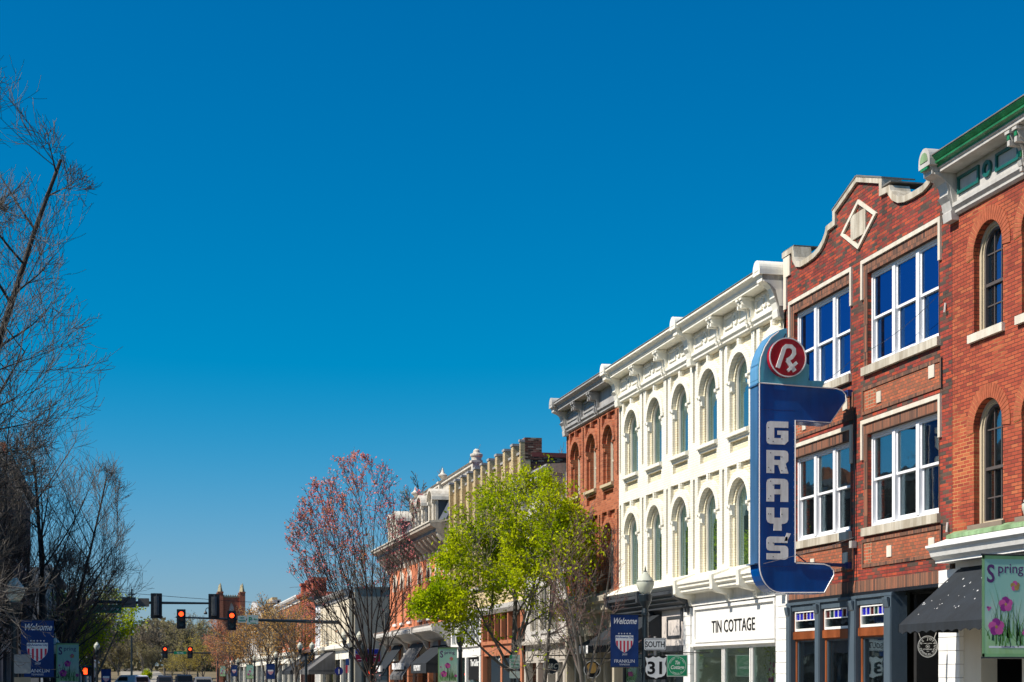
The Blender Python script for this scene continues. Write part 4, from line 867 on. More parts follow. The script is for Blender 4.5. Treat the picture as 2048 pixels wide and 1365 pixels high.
# ================================================================ the far block, tower and shaded side
def block(name, label, fr, u0, u1, vt, mat, rows, nw, wmat=WHITE, front=None, corn=None, ww=.45, group=None, cornm=GREYP, depth=14, arch=False, sill=None):
    c = fr((u0+u1)/2, 0, 0); b = empty(name, label, 'building', c, group)
    holes = []; cs = [u0+(u1-u0)*(i+.5)/nw for i in range(nw)]
    for v0, v1 in rows:
        for c in cs: holes.append(archpts(c, ww*2, v0, v1-ww, 8) if arch else rectpts(c-ww, c+ww, v0, v1))
    MB(fr).wall(rectpts(u0, u1, 3.3, vt), holes, 0, .2).build('wall', mat, b)
    for v0, v1 in rows:
        for c in cs: (archsash if arch else sash)(b, fr, *((c, ww*2, v0, v1-ww, -.08, wmat, G_FAR) if arch else (c-ww, c+ww, v0, v1, -.08, wmat, G_FAR)), fw=.07, rail=(v0+v1)/2)
    for v0, v1 in rows:
        for c in cs: MB(fr).box(c-ww-.08, c+ww+.08, v0-.12, v0, -.1, .07).build('sill', sill or wmat, b)
    co = corn or .4
    MB(fr).prof([(-.3, vt-.5), (.06, vt-.5), (.12, vt-.25), (co*.8, vt-.15), (co, vt), (co, vt+.08), (-.3, vt+.1)], u0, u1).build('cornice', cornm, b)
    m = MB(fr); m.prof([(0, 3.6), (.3, 3.5), (.3, 3.3), (.05, 3.2), (0, 3.2)], u0, u1)
    k = 4
    for i in range(k+1): u = u0+.15+(u1-u0-.3)*i/k; m.box(u-.15, u+.15, 0, 3.25, -.2, .03)
    m.box(u0, u1, 2.6, 3.22, -.2, .0); m.build('shop_front', front or wmat, b)
    MB(fr).box(u0+.1, u1-.1, 0, 2.6, -.3, -.15).build('shop_glass', G_FAR, b)
    MB(fr).box(u0+.01, u1-.01, 0, vt-.1, -depth, -.31).build('side_walls', mat, b)
    return b
b = block('cream_painted_building', 'pale cream building of narrow windows at the corner of the far block', ST, -116, -100, 6.9, paint('warm_cream_paint', (.66, .58, .44), .8, .1, .1), [(3.9, 5.9)], 6, CREAM, ww=.35)
MB().box(13.35, 27, 99.8, 100.02, 0, 7.0).build('stucco_side_wall', GWALL, b)
m = MB(); m.box(13.3, 27, 99.75, 100.1, 7.0, 7.12); m.box(15.2, 15.4, 99.7, 99.8, 3.5, 5.5); m.build('wall_cap', DECK, b)
MB(facing(99.8)).box(15.4, 17.3, 0, 2.45, 0, .05).build('dark_doorway', DARKIN, b)
s = empty('wayfinding_sign', 'blue and maroon direction board with white arrow on the grey stucco wall', 'sign', (14.1, 99.7, 2.8)); fs = facing(99.7)
MB(fs).box(13.32, 14.98, 2.36, 3.26, -.02, .0).build('board', GREYL, s)
MB(fs).box(13.38, 14.92, 2.92, 3.2, 0, .02).build('blue_panel', paint('royal_blue_sign', (.015, .02, .26), .4, .05, bump=0), s); MB(fs).box(13.38, 14.92, 2.42, 2.86, 0, .02).build('maroon_panel', paint('maroon_sign', (.28, .01, .05), .4, .05, bump=0), s)
m = MB(fs); m.box(14.3, 14.7, 2.70, 2.74, .02, .03); m.prism([(14.68, 2.64), (14.68, 2.80), (14.84, 2.72)], .02, .03); m.text('Hwy', 14.3, 2.50, .16, .02, .03); m.box(13.5, 13.75, 2.53, 2.56, .02, .03); m.build('lettering', SWHITE, s)
block('white_painted_building', 'narrow bright white building with dark cornice in the far block', ST, -119.2, -116.05, 7.2, paint('bright_white_paint', (.78, .78, .80), .7, .05), [(3.9, 6.1)], 3, WHITE, ww=.28, cornm=DKGREY, corn=.6)
b = block('red_brick_building', 'tall red brick building with stepped brick chimneys in the far block', ST, -130, -119.25, 7.9, BR_FAR, [(3.9, 6.2)], 5, BARKR, ww=.35, arch=True, cornm=BR_FAR)
for u in (-120.5, -124.5, -128.6): MB(ST).box(u-.6, u+.6, 7.9, 8.7, -.9, .1).box(u-.7, u+.7, 8.7, 8.9, -1, .2).build('chimney', BR_FAR, b)
block('grey_roofed_building', 'brown brick building with white roof edge behind orange budding trees', ST, -152, -130.1, 8.0, BR_BROWN, [(3.9, 6.0)], 8, CREAM, cornm=WHITE)
b = block('tan_stepped_building', 'tan stone building with stepped gable parapet behind orange budding trees', ST, -172, -152.1, 8.6, BR_TAN, [(3.9, 6.2)], 7, CREAM, arch=True)
MB(ST).prism([(-170, 8.5), (-170, 8.8), (-166, 8.8), (-166, 9.2), (-158, 9.2), (-158, 8.8), (-154, 8.8), (-154, 8.5)], -.5, 0).build('stepped_gable', BR_TAN, b)
b = block('white_gable_building', 'distant white building with scrolled gable beside the church tower', ST, -200, -172.1, 7.2, paint('old_white_stone', (.55, .52, .48), .8, .15), [(3.9, 6.0)], 8, CREAM)
MB(ST).prism([(-195, 7.2), (-194, 8.6), (-190, 9.0), (-186, 10), (-182, 9.0), (-178, 8.6), (-177, 7.2)], -.5, 0).build('scrolled_gable', MATS['old_white_stone'], b)
for args in (('brown shop awning slanting out from the red brick building', -127, -120, CANVAS), ('pale grey canvas awning beneath the cream building', -113, -107, CANVG)):
    awning('shop_awning', args[0], args[1], args[2], 3.2, 1.9, 1.8, args[3], val=.3, drip=.5)
block('distant_brick_building', 'last low brick building far down the sunny side', ST, -240, -201, 6.5, BR_FAR, [(3.6, 5.4)], 12, CREAM)
# church tower
b = empty('church_tower', 'square red brick church tower with pinnacles and a pointed window', 'tower', (14.6, 256, 0)); fs = facing(254)
TB_ = brick('tower_brick', [(0, (.30, .09, .05)), (1, (.40, .14, .08))], (.3, .15, .1), bw=.3, bh=.1, stain=.2)
pt = [(14.2, 10.2), (14.95, 10.2), (14.95, 11.9), (14.8, 12.5), (14.57, 13.0), (14.35, 12.5), (14.2, 11.9)]
MB(fs).wall(rectpts(12.9, 16.2, 0, 13.9), [pt], 0, .4).build('wall', TB_, b)
MB(fs).prism(pt, -.3, -.25).build('pointed_window', paint('pale_louvre', (.6, .58, .52), .7, .1), b)
MB().box(12.9, 16.2, 254.4, 257.5, 0, 13.9).build('tower_body', TB_, b)
for x in (12.85, 16.25):
    for y in (254, 257.4):
        q = MB(); q.box(x-.42, x+.42, y-.4, y+.4, 0, 14.6); q.box(x-.47, x+.47, y-.45, y+.45, 14.4, 14.6); bt = q.build('buttress', TB_, b)
        MB().lathe((x, y, 14.6), [(.36, 0), (.3, .25), (.16, .8), (.2, .85), (.03, 1.35)], 4).build('pinnacle', paint('mossy_stone', (.36, .32, .2), .9, .2), bt)
m = MB(fs)
for i in range(8): m.box(13.3+i*.35, 13.5+i*.35, 13.9, 14.1, -.3, .1)
m.box(13.2, 16, 13.7, 13.9, -.2, .08); m.build('battlement', MATS['mossy_stone'], b)
# shaded side: fronts face +X, away from the sun
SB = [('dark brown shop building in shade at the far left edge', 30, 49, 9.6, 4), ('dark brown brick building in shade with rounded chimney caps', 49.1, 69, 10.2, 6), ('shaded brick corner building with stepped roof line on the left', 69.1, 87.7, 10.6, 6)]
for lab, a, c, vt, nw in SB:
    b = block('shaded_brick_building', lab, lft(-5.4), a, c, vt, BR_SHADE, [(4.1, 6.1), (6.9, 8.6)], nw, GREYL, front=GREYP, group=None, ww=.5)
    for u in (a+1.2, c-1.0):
        MB(lft(-5.4)).box(u-.5, u+.5, vt, vt+.7, -.9, .1).build('chimney', BR_CORAL if c > 50 else BR_SHADE, b)  # coral brick puts orange sunlight on the caps into their colour
block('pale_shop_building', 'pale shop building beyond the side street on the shaded left side', lft(-5.4), 100.5, 125, 8.2, paint('grey_plaster', (.3, .28, .26), .9, .2), [(3.9, 6.2)], 7, WHITE)  # plaster is a dull grey
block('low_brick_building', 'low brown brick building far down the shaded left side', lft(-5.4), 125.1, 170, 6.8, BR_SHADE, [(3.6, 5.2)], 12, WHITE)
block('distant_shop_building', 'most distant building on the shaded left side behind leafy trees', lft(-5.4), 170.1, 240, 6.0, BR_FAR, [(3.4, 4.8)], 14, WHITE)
# ================================================================ street furniture
def globe_at(root, c, s=1.0, finial=True):
    MB().lathe(c, [(.02*s, .0), (.09*s, .0), (.125*s, .05*s), (.165*s, .13*s), (.187*s, .21*s), (.185*s, .26*s), (.17*s, .28*s), (.165*s, .31*s), (.14*s, .325*s), (.135*s, .355*s), (.11*s, .37*s), (.10*s, .40*s), (.06*s, .43*s), (.045*s, .47*s)], 24).build('globe', GLOBE, root, smooth=True)
    c = Vector(c); MB().lathe(c+Vector((0, 0, .262*s)), [(.186*s, 0), (.192*s, .008*s), (.178*s, .018*s)], 24).lathe(c+Vector((0, 0, .46*s)), [(.045*s, 0), (.035*s, .03*s), (.012*s, .05*s), (.018*s, .07*s), (.003*s, .14*s)], 10).build('finial', POLE, root)
def cup(root, c, s=1.0):
    MB().lathe(c, [(.06*s, -.42*s), (.075*s, -.38*s), (.055*s, -.3*s), (.075*s, -.26*s), (.13*s, -.15*s), (.145*s, -.02*s), (.13*s, 0)], 18).build('globe_cup', POLE, root, smooth=False)
def lamp1(x, y, label, group='street lamps', h=3.3):
    r = empty('street_lamp', label, 'street lamp', (x, y, 0), group)
    MB().lathe((x, y, .13), [(.22, 0), (.22, .15), (.16, .25), (.15, .6), (.09, .75), (.075, 1.0), (.065, h-.6), (.08, h-.58), (.08, h-.52), (.06, h-.5)], 16).build('pole', POLE, r)
    cup(r, (x, y, h)); globe_at(r, (x, y, h)); return r
def lamp2(x, y, label, group='street lamps', h=3.05):
    r = empty('twin_street_lamp', label, 'street lamp', (x, y, 0), group)
    MB().lathe((x, y, .13), [(.22, 0), (.22, .15), (.14, .3), (.09, .75), (.085, h-.45)], 12).build('pole', POLE, r)
    MB().tube([(x-.38, y, h-.28), (x-.2, y, h-.4), (x+.2, y, h-.4), (x+.38, y, h-.28)], .03, 6).build('arm', POLE, r)
    for q in (-.38, .38): cup(r, (x+q, y, h), .85); globe_at(r, (x+q, y, h), .95)
    return r
def banner_cloth(fr, u0, u1, v0, v1, mat, r, amp=.0006, ph=0):
    m = MB(fr); a, c = 14, 20; V = []
    for j in range(c+1):
        for i in range(a+1):
            u = u0+(u1-u0)*i/a; v = v0+(v1-v0)*j/c; V.append(fr(u, v, amp*math.sin(9*(u-u0)+ph+2*(v-v0))))
    m.add(V, [(j*(a+1)+i, j*(a+1)+i+1, (j+1)*(a+1)+i+1, (j+1)*(a+1)+i) for j in range(c) for i in range(a)])
    return m.build('cloth', mat, r, fix=False, smooth=True)
def welcome(x0, x1, y, zt, label, detail=True, flip=1):
    w_ = x1-x0; h = w_*1.82; r = empty('welcome_banner', label, 'banner', ((x0+x1)/2, y, zt-h), 'welcome banners'); fr = facing(y); z0 = zt-h
    cl = banner_cloth(fr, x0, x1, z0, zt, NAVY, r)
    u = lambda t: x0+w_*t; v = lambda t: z0+h*t; n0, n1 = .0008, .0012
    m = MB(fr)
    if detail:
        m.m = 0; m.text('Welcome', u(.5), v(.82), w_*.30, n0, n1, shear=.42, xs=.72, bold=.003); m.text('FRANKLIN', u(.5), v(.085), w_*.16, n0, n1); m.text('TENNESSEE', u(.5), v(.035), w_*.075, n0, n1); m.text('2020', u(.5), v(.225), w_*.09, n0, n1, shear=.3)
        for i in range(5):
            cu, cv = u(.3+.1*i), v(.635); m.prism([(cu+(w_*.035 if k % 2 == 0 else w_*.015)*math.sin(math.pi*k/5), cv+(w_*.035 if k % 2 == 0 else w_*.015)*math.cos(math.pi*k/5)) for k in range(10)], n0, n1)
    sh = [(.18, .60), (.82, .60), (.82, .50), (.80, .43), (.72, .36), (.62, .31), (.5, .27), (.38, .31), (.28, .36), (.20, .43), (.18, .50)]
    m.m = 0; m.prism([(u(a), v(c)) for a, c in sh], n0, n1)
    m.m = 1
    def yb(t):
        q = [(.18, .50), (.20, .43), (.28, .36), (.38, .31), (.5, .27)]; t = t if t <= .5 else 1-t
        for (a, b_), (c, d) in zip(q, q[1:]):
            if t <= c: return b_+(d-b_)*(t-a)/(c-a)
        return .27
    for i in range(5):
        t0 = .20+.13*i; t1 = t0+.065; m.prism([(u(t0), v(.5)), (u(t1), v(.5)), (u(t1), v(yb(t1)+.004)), (u((t0+t1)/2), v(yb((t0+t1)/2)+.004)), (u(t0), v(yb(t0)+.004))], .0013, .0016)
    m.m = 2
    if detail: m.text('All-America City', u(.5), v(.548), w_*.092, .0013, .0016, bold=.0018)
    m.build('print', [WCLOTH, RCLOTH, BCLOTH], cl)
    MB(fr).tubef([(x0-.01, zt, 0), (x1+.1, zt, 0)], .011, 6).tubef([(x0-.01, z0, 0), (x1+.1, z0, 0)], .011, 6).build('rods', POLE, r); return r
SPM = None
def springmat():
    m, t, o = newmat('spring_banner_cloth'); L = t.links.new
    tc = t.nodes.new('ShaderNodeTexCoord'); s = t.nodes.new('ShaderNodeSeparateXYZ'); L(tc.outputs['Generated'], s.inputs[0])
    nz = N(t, 'ShaderNodeTexNoise', Scale=5., Detail=6.); L(tc.outputs['Generated'], nz.inputs['Vector'])
    md = N(t, 'ShaderNodeMath', operation='MULTIPLY_ADD'); md.inputs[1].default_value = .5; L(nz.outputs[0], md.inputs[0]); L(s.outputs[2], md.inputs[2])
    r = t.nodes.new('ShaderNodeValToRGB'); cr = r.color_ramp; cols = [(.2, (.30, .50, .18)), (.55, (.36, .58, .30)), (.8, (.46, .62, .52)), (1.1, (.30, .56, .46))]
    while len(cr.elements) < 4: cr.elements.new(.5)
    for e, (p, c) in zip(cr.elements, cols): e.position = min(p/1.25, 1); e.color = rgb(c)
    L(md.outputs[0], r.inputs[0]); b = N(t, 'ShaderNodeBsdfPrincipled', Roughness=.8); L(r.outputs[0], b.inputs['Base Color']); L(b.outputs[0], o.inputs[0]); return m
SPM = springmat()
def spring(x0, x1, y, zt, label, detail=True, seed=1):
    w_ = x1-x0; h = w_*1.98; r = empty('spring_banner', label, 'banner', ((x0+x1)/2, y, zt-h), 'spring banners'); fr = facing(y); z0 = zt-h
    cl = banner_cloth(fr, x0, x1, z0, zt, SPM, r, amp=.0006); u = lambda t: x0+w_*t; v = lambda t: z0+h*t; rn = random.Random(seed)
    m = MB(fr); n0, n1 = .0008, .0012
    # stems and blades
    for i in range(46 if detail else 14):
        m.m = rn.choice([0, 0, 1]); a = rn.uniform(.08, .92); b0 = rn.uniform(.1, .22); L_ = rn.uniform(.12, .5)*(1.1-abs(a-.45)); ben = rn.uniform(-.22, .22); pts = []
        for k in range(6): t = k/5; pts.append((min(max(a+ben*t*t, .03), .97), b0+L_*t))
        wd = rn.uniform(.006, .016)
        for k in range(5):
            (a0, c0), (a1, c1) = pts[k], pts[k+1]; w0 = wd*(1-k/5.5); w1 = wd*(1-(k+1)/5.5)
            m.add([fr(u(a0-w0), v(c0), n1), fr(u(a0+w0), v(c0), n1), fr(u(a1+w1), v(c1), n1), fr(u(a1-w1), v(c1), n1)], [(0, 1, 2, 3)])
    def flower(a, c, s_, mi, k=5):
        for i in range(k):
            an = 6.283*i/k+.4; m.m = mi if i % 2 else mi+1
            q = [(a+s_*.5*math.cos(an)+s_*.55*math.cos(6.283*j/8), c+(s_*.5*math.sin(an)+s_*.5*math.sin(6.283*j/8))*.52) for j in range(8)]
            m.prism([(u(x), v(y_)) for x, y_ in q], n1, n1+.0003+.0001*i)
        m.m = 4; m.prism([(u(a+s_*.18*math.cos(6.283*j/8)), v(c+s_*.1*math.sin(6.283*j/8))) for j in range(8)], n1, n1+.0011)
    flower(.30, .30, .17, 2); flower(.50, .52, .15, 2); flower(.70, .70, .10, 3); flower(.93, .25, .08, 2, 4); flower(.14, .48, .05, 2, 3)
    m.m = 6; m.box(u(.14), u(.97), v(.095), v(.115), n0, n1)
    m.m = 5
    if detail: m.text('S', u(.18), v(.735), w_*.48, n0, n1, bold=.006, xs=.8); m.text('pring', u(.60), v(.825), w_*.27, n0, n1, xs=1.0, bold=.001); m.text('FRANKLIN TN', u(.55), v(.098), w_*.045, n1, n1+.001)
    m.build('print', [LGRN, DGRN, VCLOTH, PKCLOTH, GOLD, PCLOTH, WCLOTH], cl)
    MB(fr).tubef([(x0-.01, zt, 0), (x1+.1, zt, 0)], .012, 6).tubef([(x0-.01, z0, 0), (x1+.1, z0, 0)], .012, 6).build('rods', POLE, r)
    e = MB(fr); e.box(x0-.004, x0+w_*.05, z0, zt, .0008, .0013); e.box(x0, x1, zt-.05, zt, .0008, .0013); e.box(x0, x1, z0, z0+.05, .0008, .0013); e.build('hem', MINTG, cl); return r
lamp1(10.47, 32.25, 'street lamp with acorn globe behind the south highway sign')
welcome(9.69, 10.30, 32.2, 2.87, 'navy welcome banner beside the route 31 shield')
lamp1(10.57, 17.3, 'street lamp just outside the right edge holding the big spring banner', h=3.4)
spring(9.80, 10.42, 17.25, 3.03, 'large mint spring banner with purple flowers at the right edge')
lamp1(10.42, 51.8, 'street lamp whose dark pole stands beside the small spring banner near the green tree', h=2.82)
spring(9.66, 10.29, 51.7, 2.50, 'small mint spring banner hanging below the green tree', seed=2)
lamp1(-2.28, 32.3, 'shaded street lamp beside the left welcome banner', h=3.0); welcome(-2.16, -1.55, 32.2, 2.66, 'shaded navy welcome banner crossed by bare branches on the left')
lamp1(-2.3, 48.4, 'shaded street lamp near the left spring banner', h=2.2); spring(-2.25, -1.62, 48.2, 2.52, 'shaded mint spring banner left of the red hand signal', seed=3)
lamp1(-2.3, 100, 'left street lamp in front of the leafy green tree', h=3.1)
welcome(-2.1, -1.5, 102, 1.95, 'small dark welcome banner low on the left beyond the crossing', detail=False)
lamp2(10.42, 79, 'twin globe street lamp just left of the pink budding tree trunk', h=3.3)
lamp2(10.42, 101, 'twin globe street lamp before the red brick building', h=3.2)
for i, (y, k) in enumerate(((124, 'w'), (147, 's'), (171, 'w'), (194, 's'))):
    lb = ('nearest of the four distant banners, navy', 'second of the four distant banners, mint', 'third of the four distant banners, navy', 'farthest of the four distant banners, mint')[i]
    (welcome if k == 'w' else spring)(9.75, 10.4, y, 2.45+.08*i, lb, detail=False); lamp1(10.5, y+.1, lb.replace('banners', 'street lamps').split(',')[0]+' on the sunny side', h=2.9)
# route sign assembly
r = empty('route_shield_sign', 'white 31 route shield on black square below the south plate', 'sign', (10.58, 31.95, 0)); fs = facing(31.9)
MB(fs).box(10.35, 10.83, 1.50, 2.0, -.008, 0).build('backing_plate', SBLACK, r)
sh = [(0, .96), (.14, .9), (.26, .93), (.36, .99), (.5, .94), (.64, .99), (.74, .93), (.86, .9), (1, .96), (.97, .80), (.93, .66), (.99, .5), (.99, .33), (.9, .16), (.76, .09), (.6, .07), (.5, .01), (.4, .07), (.24, .09), (.1, .16), (.01, .33), (.01, .5), (.07, .66), (.03, .80)]
MB(fs).prism([(10.36+.46*a, 1.51+.48*c) for a, c in sh], 0, .006).build('shield', SWHITE, r)
MB(fs).text('31', 10.59, 1.62, .36, .006, .0072, bold=.010, xs=1.12).build('numerals', SBLACK, r)
MB(fs).box(10.33, 10.81, 2.11, 2.37, -.006, 0).build('south_plate', SBLACK, r)
p = MB(fs); rr = [(10.34+.03*(1-math.cos(a)) if 0 else 0, 0) for a in (0,)]
def rrect(u0, u1, v0, v1, q):
    o = []
    for cx_, cy_, a0 in ((u1-q, v0+q, -90), (u1-q, v1-q, 0), (u0+q, v1-q, 90), (u0+q, v0+q, 180)):
        for i in range(5): a = R_(a0+90*i/4); o.append((cx_+q*math.cos(a), cy_+q*math.sin(a)))
    return o
MB(fs).prism(rrect(10.335, 10.805, 2.115, 2.365, .03), 0, .004).build('plate_face', SWHITE, r)
m = MB(fs); m.rings(rrect(10.35, 10.79, 2.13, 2.35, .025), rrect(10.358, 10.782, 2.138, 2.342, .02), .004, .005); m.text('SOUTH', 10.57, 2.178, .17, .004, .0048, bold=.003, xs=.76); m.build('south_lettering', SBLACK, r)
MB().tube([(10.58, 31.93, 0), (10.58, 31.93, 2.4)], .025, 6).build('post', GREYP, r)
# green shop blade sign
r = empty('hanging_sign', 'square green hanging sign with white ring and script beside the route shield', 'sign', (12.3, 35.5, 1.8)); fs = facing(35.2)
w0, w1, z0, z1 = 11.94, 12.46, 1.56, 2.06
MB(fs).box(w0, w1, z0, z1, -.05, 0).build('frame', SWHITE, r); MB(fs).box(w0+.02, w1-.02, z0+.015, z1-.015, 0, .004).build('face', SGREEN, r)
cx, cz = 12.2, 1.81
m = MB(fs); m.ring(cx, cz, .205, .212, .004, .006, k=40); m.arctext('SHABBY IS A WAY', cx, cz, .165, R_(160), R_(20), .04, .004, .006); m.arctext('FRANKLIN, TN', cx, cz, .19, R_(235), R_(305), .035, .004, .006, flip=True)
m.text('Tin', cx, cz+.03, .12, .004, .0055, shear=.3, xs=.8, bold=.002); m.text('Cottage', cx, cz-.075, .12, .004, .0055, shear=.3, xs=.85, bold=.002); m.build('lettering', SWHITE, r)
MB(fs).tubef([(w0, z1+.05, -.02), (13, z1+.05, -.02)], .012).build('arm', BLACK, r)
def plate_sign(name, label, x, y, z0, z1, w_, mat, txts, post=True, tm=None, badge=None, zp=0):
    r = empty(name, label, 'sign', (x, y, zp)); fr = facing(y); MB(fr).prism(rrect(x-w_/2, x+w_/2, z0, z1, .02), 0, .006).build('plate', mat, r)
    if txts:
        m = MB(fr)
        for t, vz, sz in txts: m.text(t, x, vz, sz, .006, .01, bold=.001)
        m.build('lettering', tm or SGREEN, r)
    if badge: MB(fr).box(*badge, .006, .008).build('green_corner', SGREEN, r)
    if post: MB(fr).tubef([(x, 0.1, -.03), (x, z1, -.03)], .025, 6).build('post', POLE, r)
    return r
PLM = paint('pale_green_plate', (.50, .58, .52), .5, .08, bump=0)
plate_sign('parking_sign', 'pale green two hour parking sign with two plates before the green tree trunk', 10.35, 43.7, 1.77, 2.16, .3, PLM, [('2 HR', 2.07, .07), ('PARKING', 1.97, .055), ('8AM-6PM', 1.87, .055), ('MON-SAT', 1.79, .05)], badge=(10.2, 10.27, 2.05, 2.16))
MB(facing(43.7)).prism(rrect(10.2, 10.5, 1.5, 1.7, .02), 0, .006).build('lower_plate', PLM, [o for o in COL.objects if o.name.startswith('parking_sign')][-1])
plate_sign('parking_sign', 'pale green parking sign left of the coral corner building', 13.0, 87.2, 1.55, 2.0, .36, PLM, [('2 HR', 1.86, .1), ('PARKING', 1.72, .07)], badge=(12.82, 12.92, 1.86, 2.0))
r = empty('information_sign', 'round blue information sign with white letter i by the twin lamp', 'sign', (9.9, 80.2, 0)); fs = facing(80.2)
MB(fs).disc(9.92, 1.78, .21, 0, .02, 28).build('disc', paint('info_blue', (.015, .03, .25), .4, .05, bump=0), r); MB(fs).text('i', 9.92, 1.66, .34, .02, .03, bold=.012).build('letter', SWHITE, r); MB(fs).tubef([(9.92, .1, -.03), (9.92, 2.3, -.03)], .06, 8).build('post', BLACK, r)
r = empty('small_flag', 'small striped flag hanging by the pole at the crossing', 'flag', (10.62, 84, 1.6)); fs = facing(84)
m = MB(fs); m.m = 0; m.box(10.75, 10.93, 2.1, 2.45, 0, .01); m.m = 1; m.box(10.75, 10.85, 1.7, 2.1, 0, .01); m.m = 2; m.box(10.85, 10.93, 1.7, 2.1, 0, .01); m.build('cloth', [BCLOTH, RCLOTH, WCLOTH], r); MB(fs).tubef([(10.94, .1, 0), (10.94, 2.5, 0)], .012, 6).build('staff', GREYL, r)
plate_sign('sign_back', 'pale square back of a street sign on a thin post by the left banner', -1.8, 27.2, 1.62, 1.93, .26, paint('grey_sign_back', (.18, .22, .24), .6, .1), None); MB(facing(27.2)).box(-1.93, -1.67, 1.38, 1.56, 0, .006).build('lower_plate', paint('olive_sign_back', (.17, .17, .13), .6, .1), [o for o in COL.objects if o.name.startswith('sign_back')][-1])
r = empty('cafe_umbrella', 'pink fabric umbrella peeking in at the bottom left corner', 'umbrella', (-2.55, 26, 0))
MB().lathe((-2.62, 26, 1.25), [(.58, .0), (.56, .16), (.46, .32), (.26, .44), (.02, .5)], 16).build('canopy', paint('pink_canvas', (.6, .12, .2), .8, .2), r, smooth=True); MB().tube([(-2.62, 26, .1), (-2.62, 26, 1.7)], .02).build('pole', GREYL, r)
# ---------------- traffic signals
RLAMP = emit('red_signal_lamp', (1, .05, .01), 3.2); AMB = paint('amber_lens_off', (.12, .03, .01), .3, .1, bump=0); GRL = paint('green_lens_off', (.05, .07, .07), .3, .1, bump=0)
SIGH = paint('signal_black', (.012, .016, .022), .5, .2)
def head(x, z, y, label, s=1.0, back=False, parent=None):
    r = empty('traffic_light', label, 'traffic light', (x, y, z)); fr = facing(y); w_, h = .56*s, 1.26*s
    MB(fr).prism(rrect(x-w_/2, x+w_/2, z-h/2, z+h/2, .03), -.02, 0).build('backplate', SIGH, r); sg = -1 if back else 1
    bx = MB(fr); a = (-.2, -.02) if not back else (0.0, .2)
    if not back: bx.box(x-.18*s, x+.18*s, z-.52*s, z+.52*s, 0, .06)
    else: bx.box(x-.12*s, x+.12*s, z-.48*s, z+.48*s, 0, .16); bx.box(x-.02, x+.02, z-.5, z+.6, .16, .2); [bx.box(x-.1, x-.03, z+q*.3-.1, z+q*.3+.1, .16, .18) for q in (-1, 0, 1)]
    o = bx.build('housing', SIGH if not back else paint('signal_back_grey', (.16, .17, .17), .5, .3), r)
    if not back:
        for k, mt in ((1, RLAMP), (0, AMB), (-1, GRL)):
            MB(fr).disc(x, z+k*.32*s, .15*s, .06, .075, 20).build('lens', mt, o)
            v = MB(fr); n_ = 12; pts = [(x+.17*s*math.cos(R_(200-220*i/n_)), z+k*.32*s+.17*s*math.sin(R_(200-220*i/n_))) for i in range(n_+1)]
            pin = [(x+.16*s*math.cos(R_(200-220*i/n_)), z+k*.32*s+.16*s*math.sin(R_(200-220*i/n_))) for i in range(n_+1)]; v.prism(pts+pin[::-1], .06, .2); v.build('visor', SIGH, o)
    return r
head(2.82, 5.17, 104.7, 'left red traffic light on the long right mast arm', 1.0); head(6.02, 5.1, 104.7, 'red traffic light beside the green parking plate')
head(1.05, 5.25, 86.7, 'left signal head seen from behind on the near mast arm', 1.05, back=True); head(4.05, 5.25, 86.7, 'right signal head seen from behind at the near arm tip', 1.05, back=True)
def mast(label, pts, rads, px, py, ztop, rp=.14):
    r = empty('signal_mast', label, 'signal mast', (px, py, 0)); MB().tube([(px, py, 0), (px, py, ztop)], [rp, rp*.75], 12).build('pole', POLE, r); MB().tube(pts, rads, 8).build('arm', POLE, r); return r
mast('right signal mast with long tapered arm across the street', [(13.9, 105, 5.02), (9, 105, 5.12), (6, 105, 5.2), (2.5, 105, 5.3)], [.13, .1, .07, .05], 13.9, 105, 5.3)
mast('left signal mast whose arm ends above the lanes', [(-3.2, 87, 5.45), (0, 87, 5.42), (4.35, 87, 5.42)], [.11, .08, .05], -3.2, 87, 6.2)
r = empty('camera_bracket', 'small hooked street camera on the right mast arm', 'camera', (4.6, 105, 5.2)); MB().tube([(4.65, 105, 5.2), (4.65, 105, 5.7), (4.6, 105, 5.88), (4.5, 105, 5.92), (4.4, 105, 5.85), (4.37, 105, 5.7)], .025, 6).build('hook', POLE, r); MB().lathe((4.37, 105, 5.5), [(.1, 0), (.12, .08), (.05, .2)], 10).build('dome', SIGH, r)
fs = facing(86.8)
def armsign(label, x0, x1, z0, z1, y, mat, t, tm, name='street_name_sign'):
    r = empty(name, label, 'sign', ((x0+x1)/2, y, z0)); fr = facing(y); MB(fr).prism(rrect(x0, x1, z0, z1, .03), -.01, 0).build('plate', mat, r)
    m = MB(fr); [m.text(a, x, z, s_, .0, .006, bold=.002) for a, x, z, s_ in t]
    if t: m.build('lettering', tm, r)
    return r
armsign('green street name plate hanging on the left mast arm', -2.2, -.75, 4.85, 5.3, 86.8, SGREEN, [('4th Ave', -1.3, 5.0, .26)], SWHITE)
GP = paint('dull_sign_back', (.20, .18, .15), .6, .2)
armsign('wider brown sign back on the left mast arm', -.75, 0.0, 5.15, 5.7, 86.9, GP, [], SWHITE, 'sign_back'); armsign('narrow brown sign back nearest the left signal head', .1, .68, 5.2, 5.65, 86.9, GP, [], SWHITE, 'sign_back')
r = armsign('green parking P plate with left arrow on the right mast arm', 6.98, 7.72, 4.88, 5.48, 104.8, PLM, [('P', 7.2, 5.02, .46), ('PARKING', 7.4, 4.91, .08)], SGREEN, 'parking_sign')
MB(facing(104.8)).box(7.5, 7.66, 5.18, 5.22, 0, .008).prism([(7.5, 5.13), (7.5, 5.27), (7.42, 5.2)], 0, .008).build('arrow', SGREEN, r)
armsign('small pale plate reading one way garage beside the parking plate', 6.4, 6.93, 4.97, 5.42, 104.8, PLM, [('CITY', 6.66, 5.25, .12), ('GARAGE', 6.66, 5.08, .11)], SGREEN, 'parking_sign')
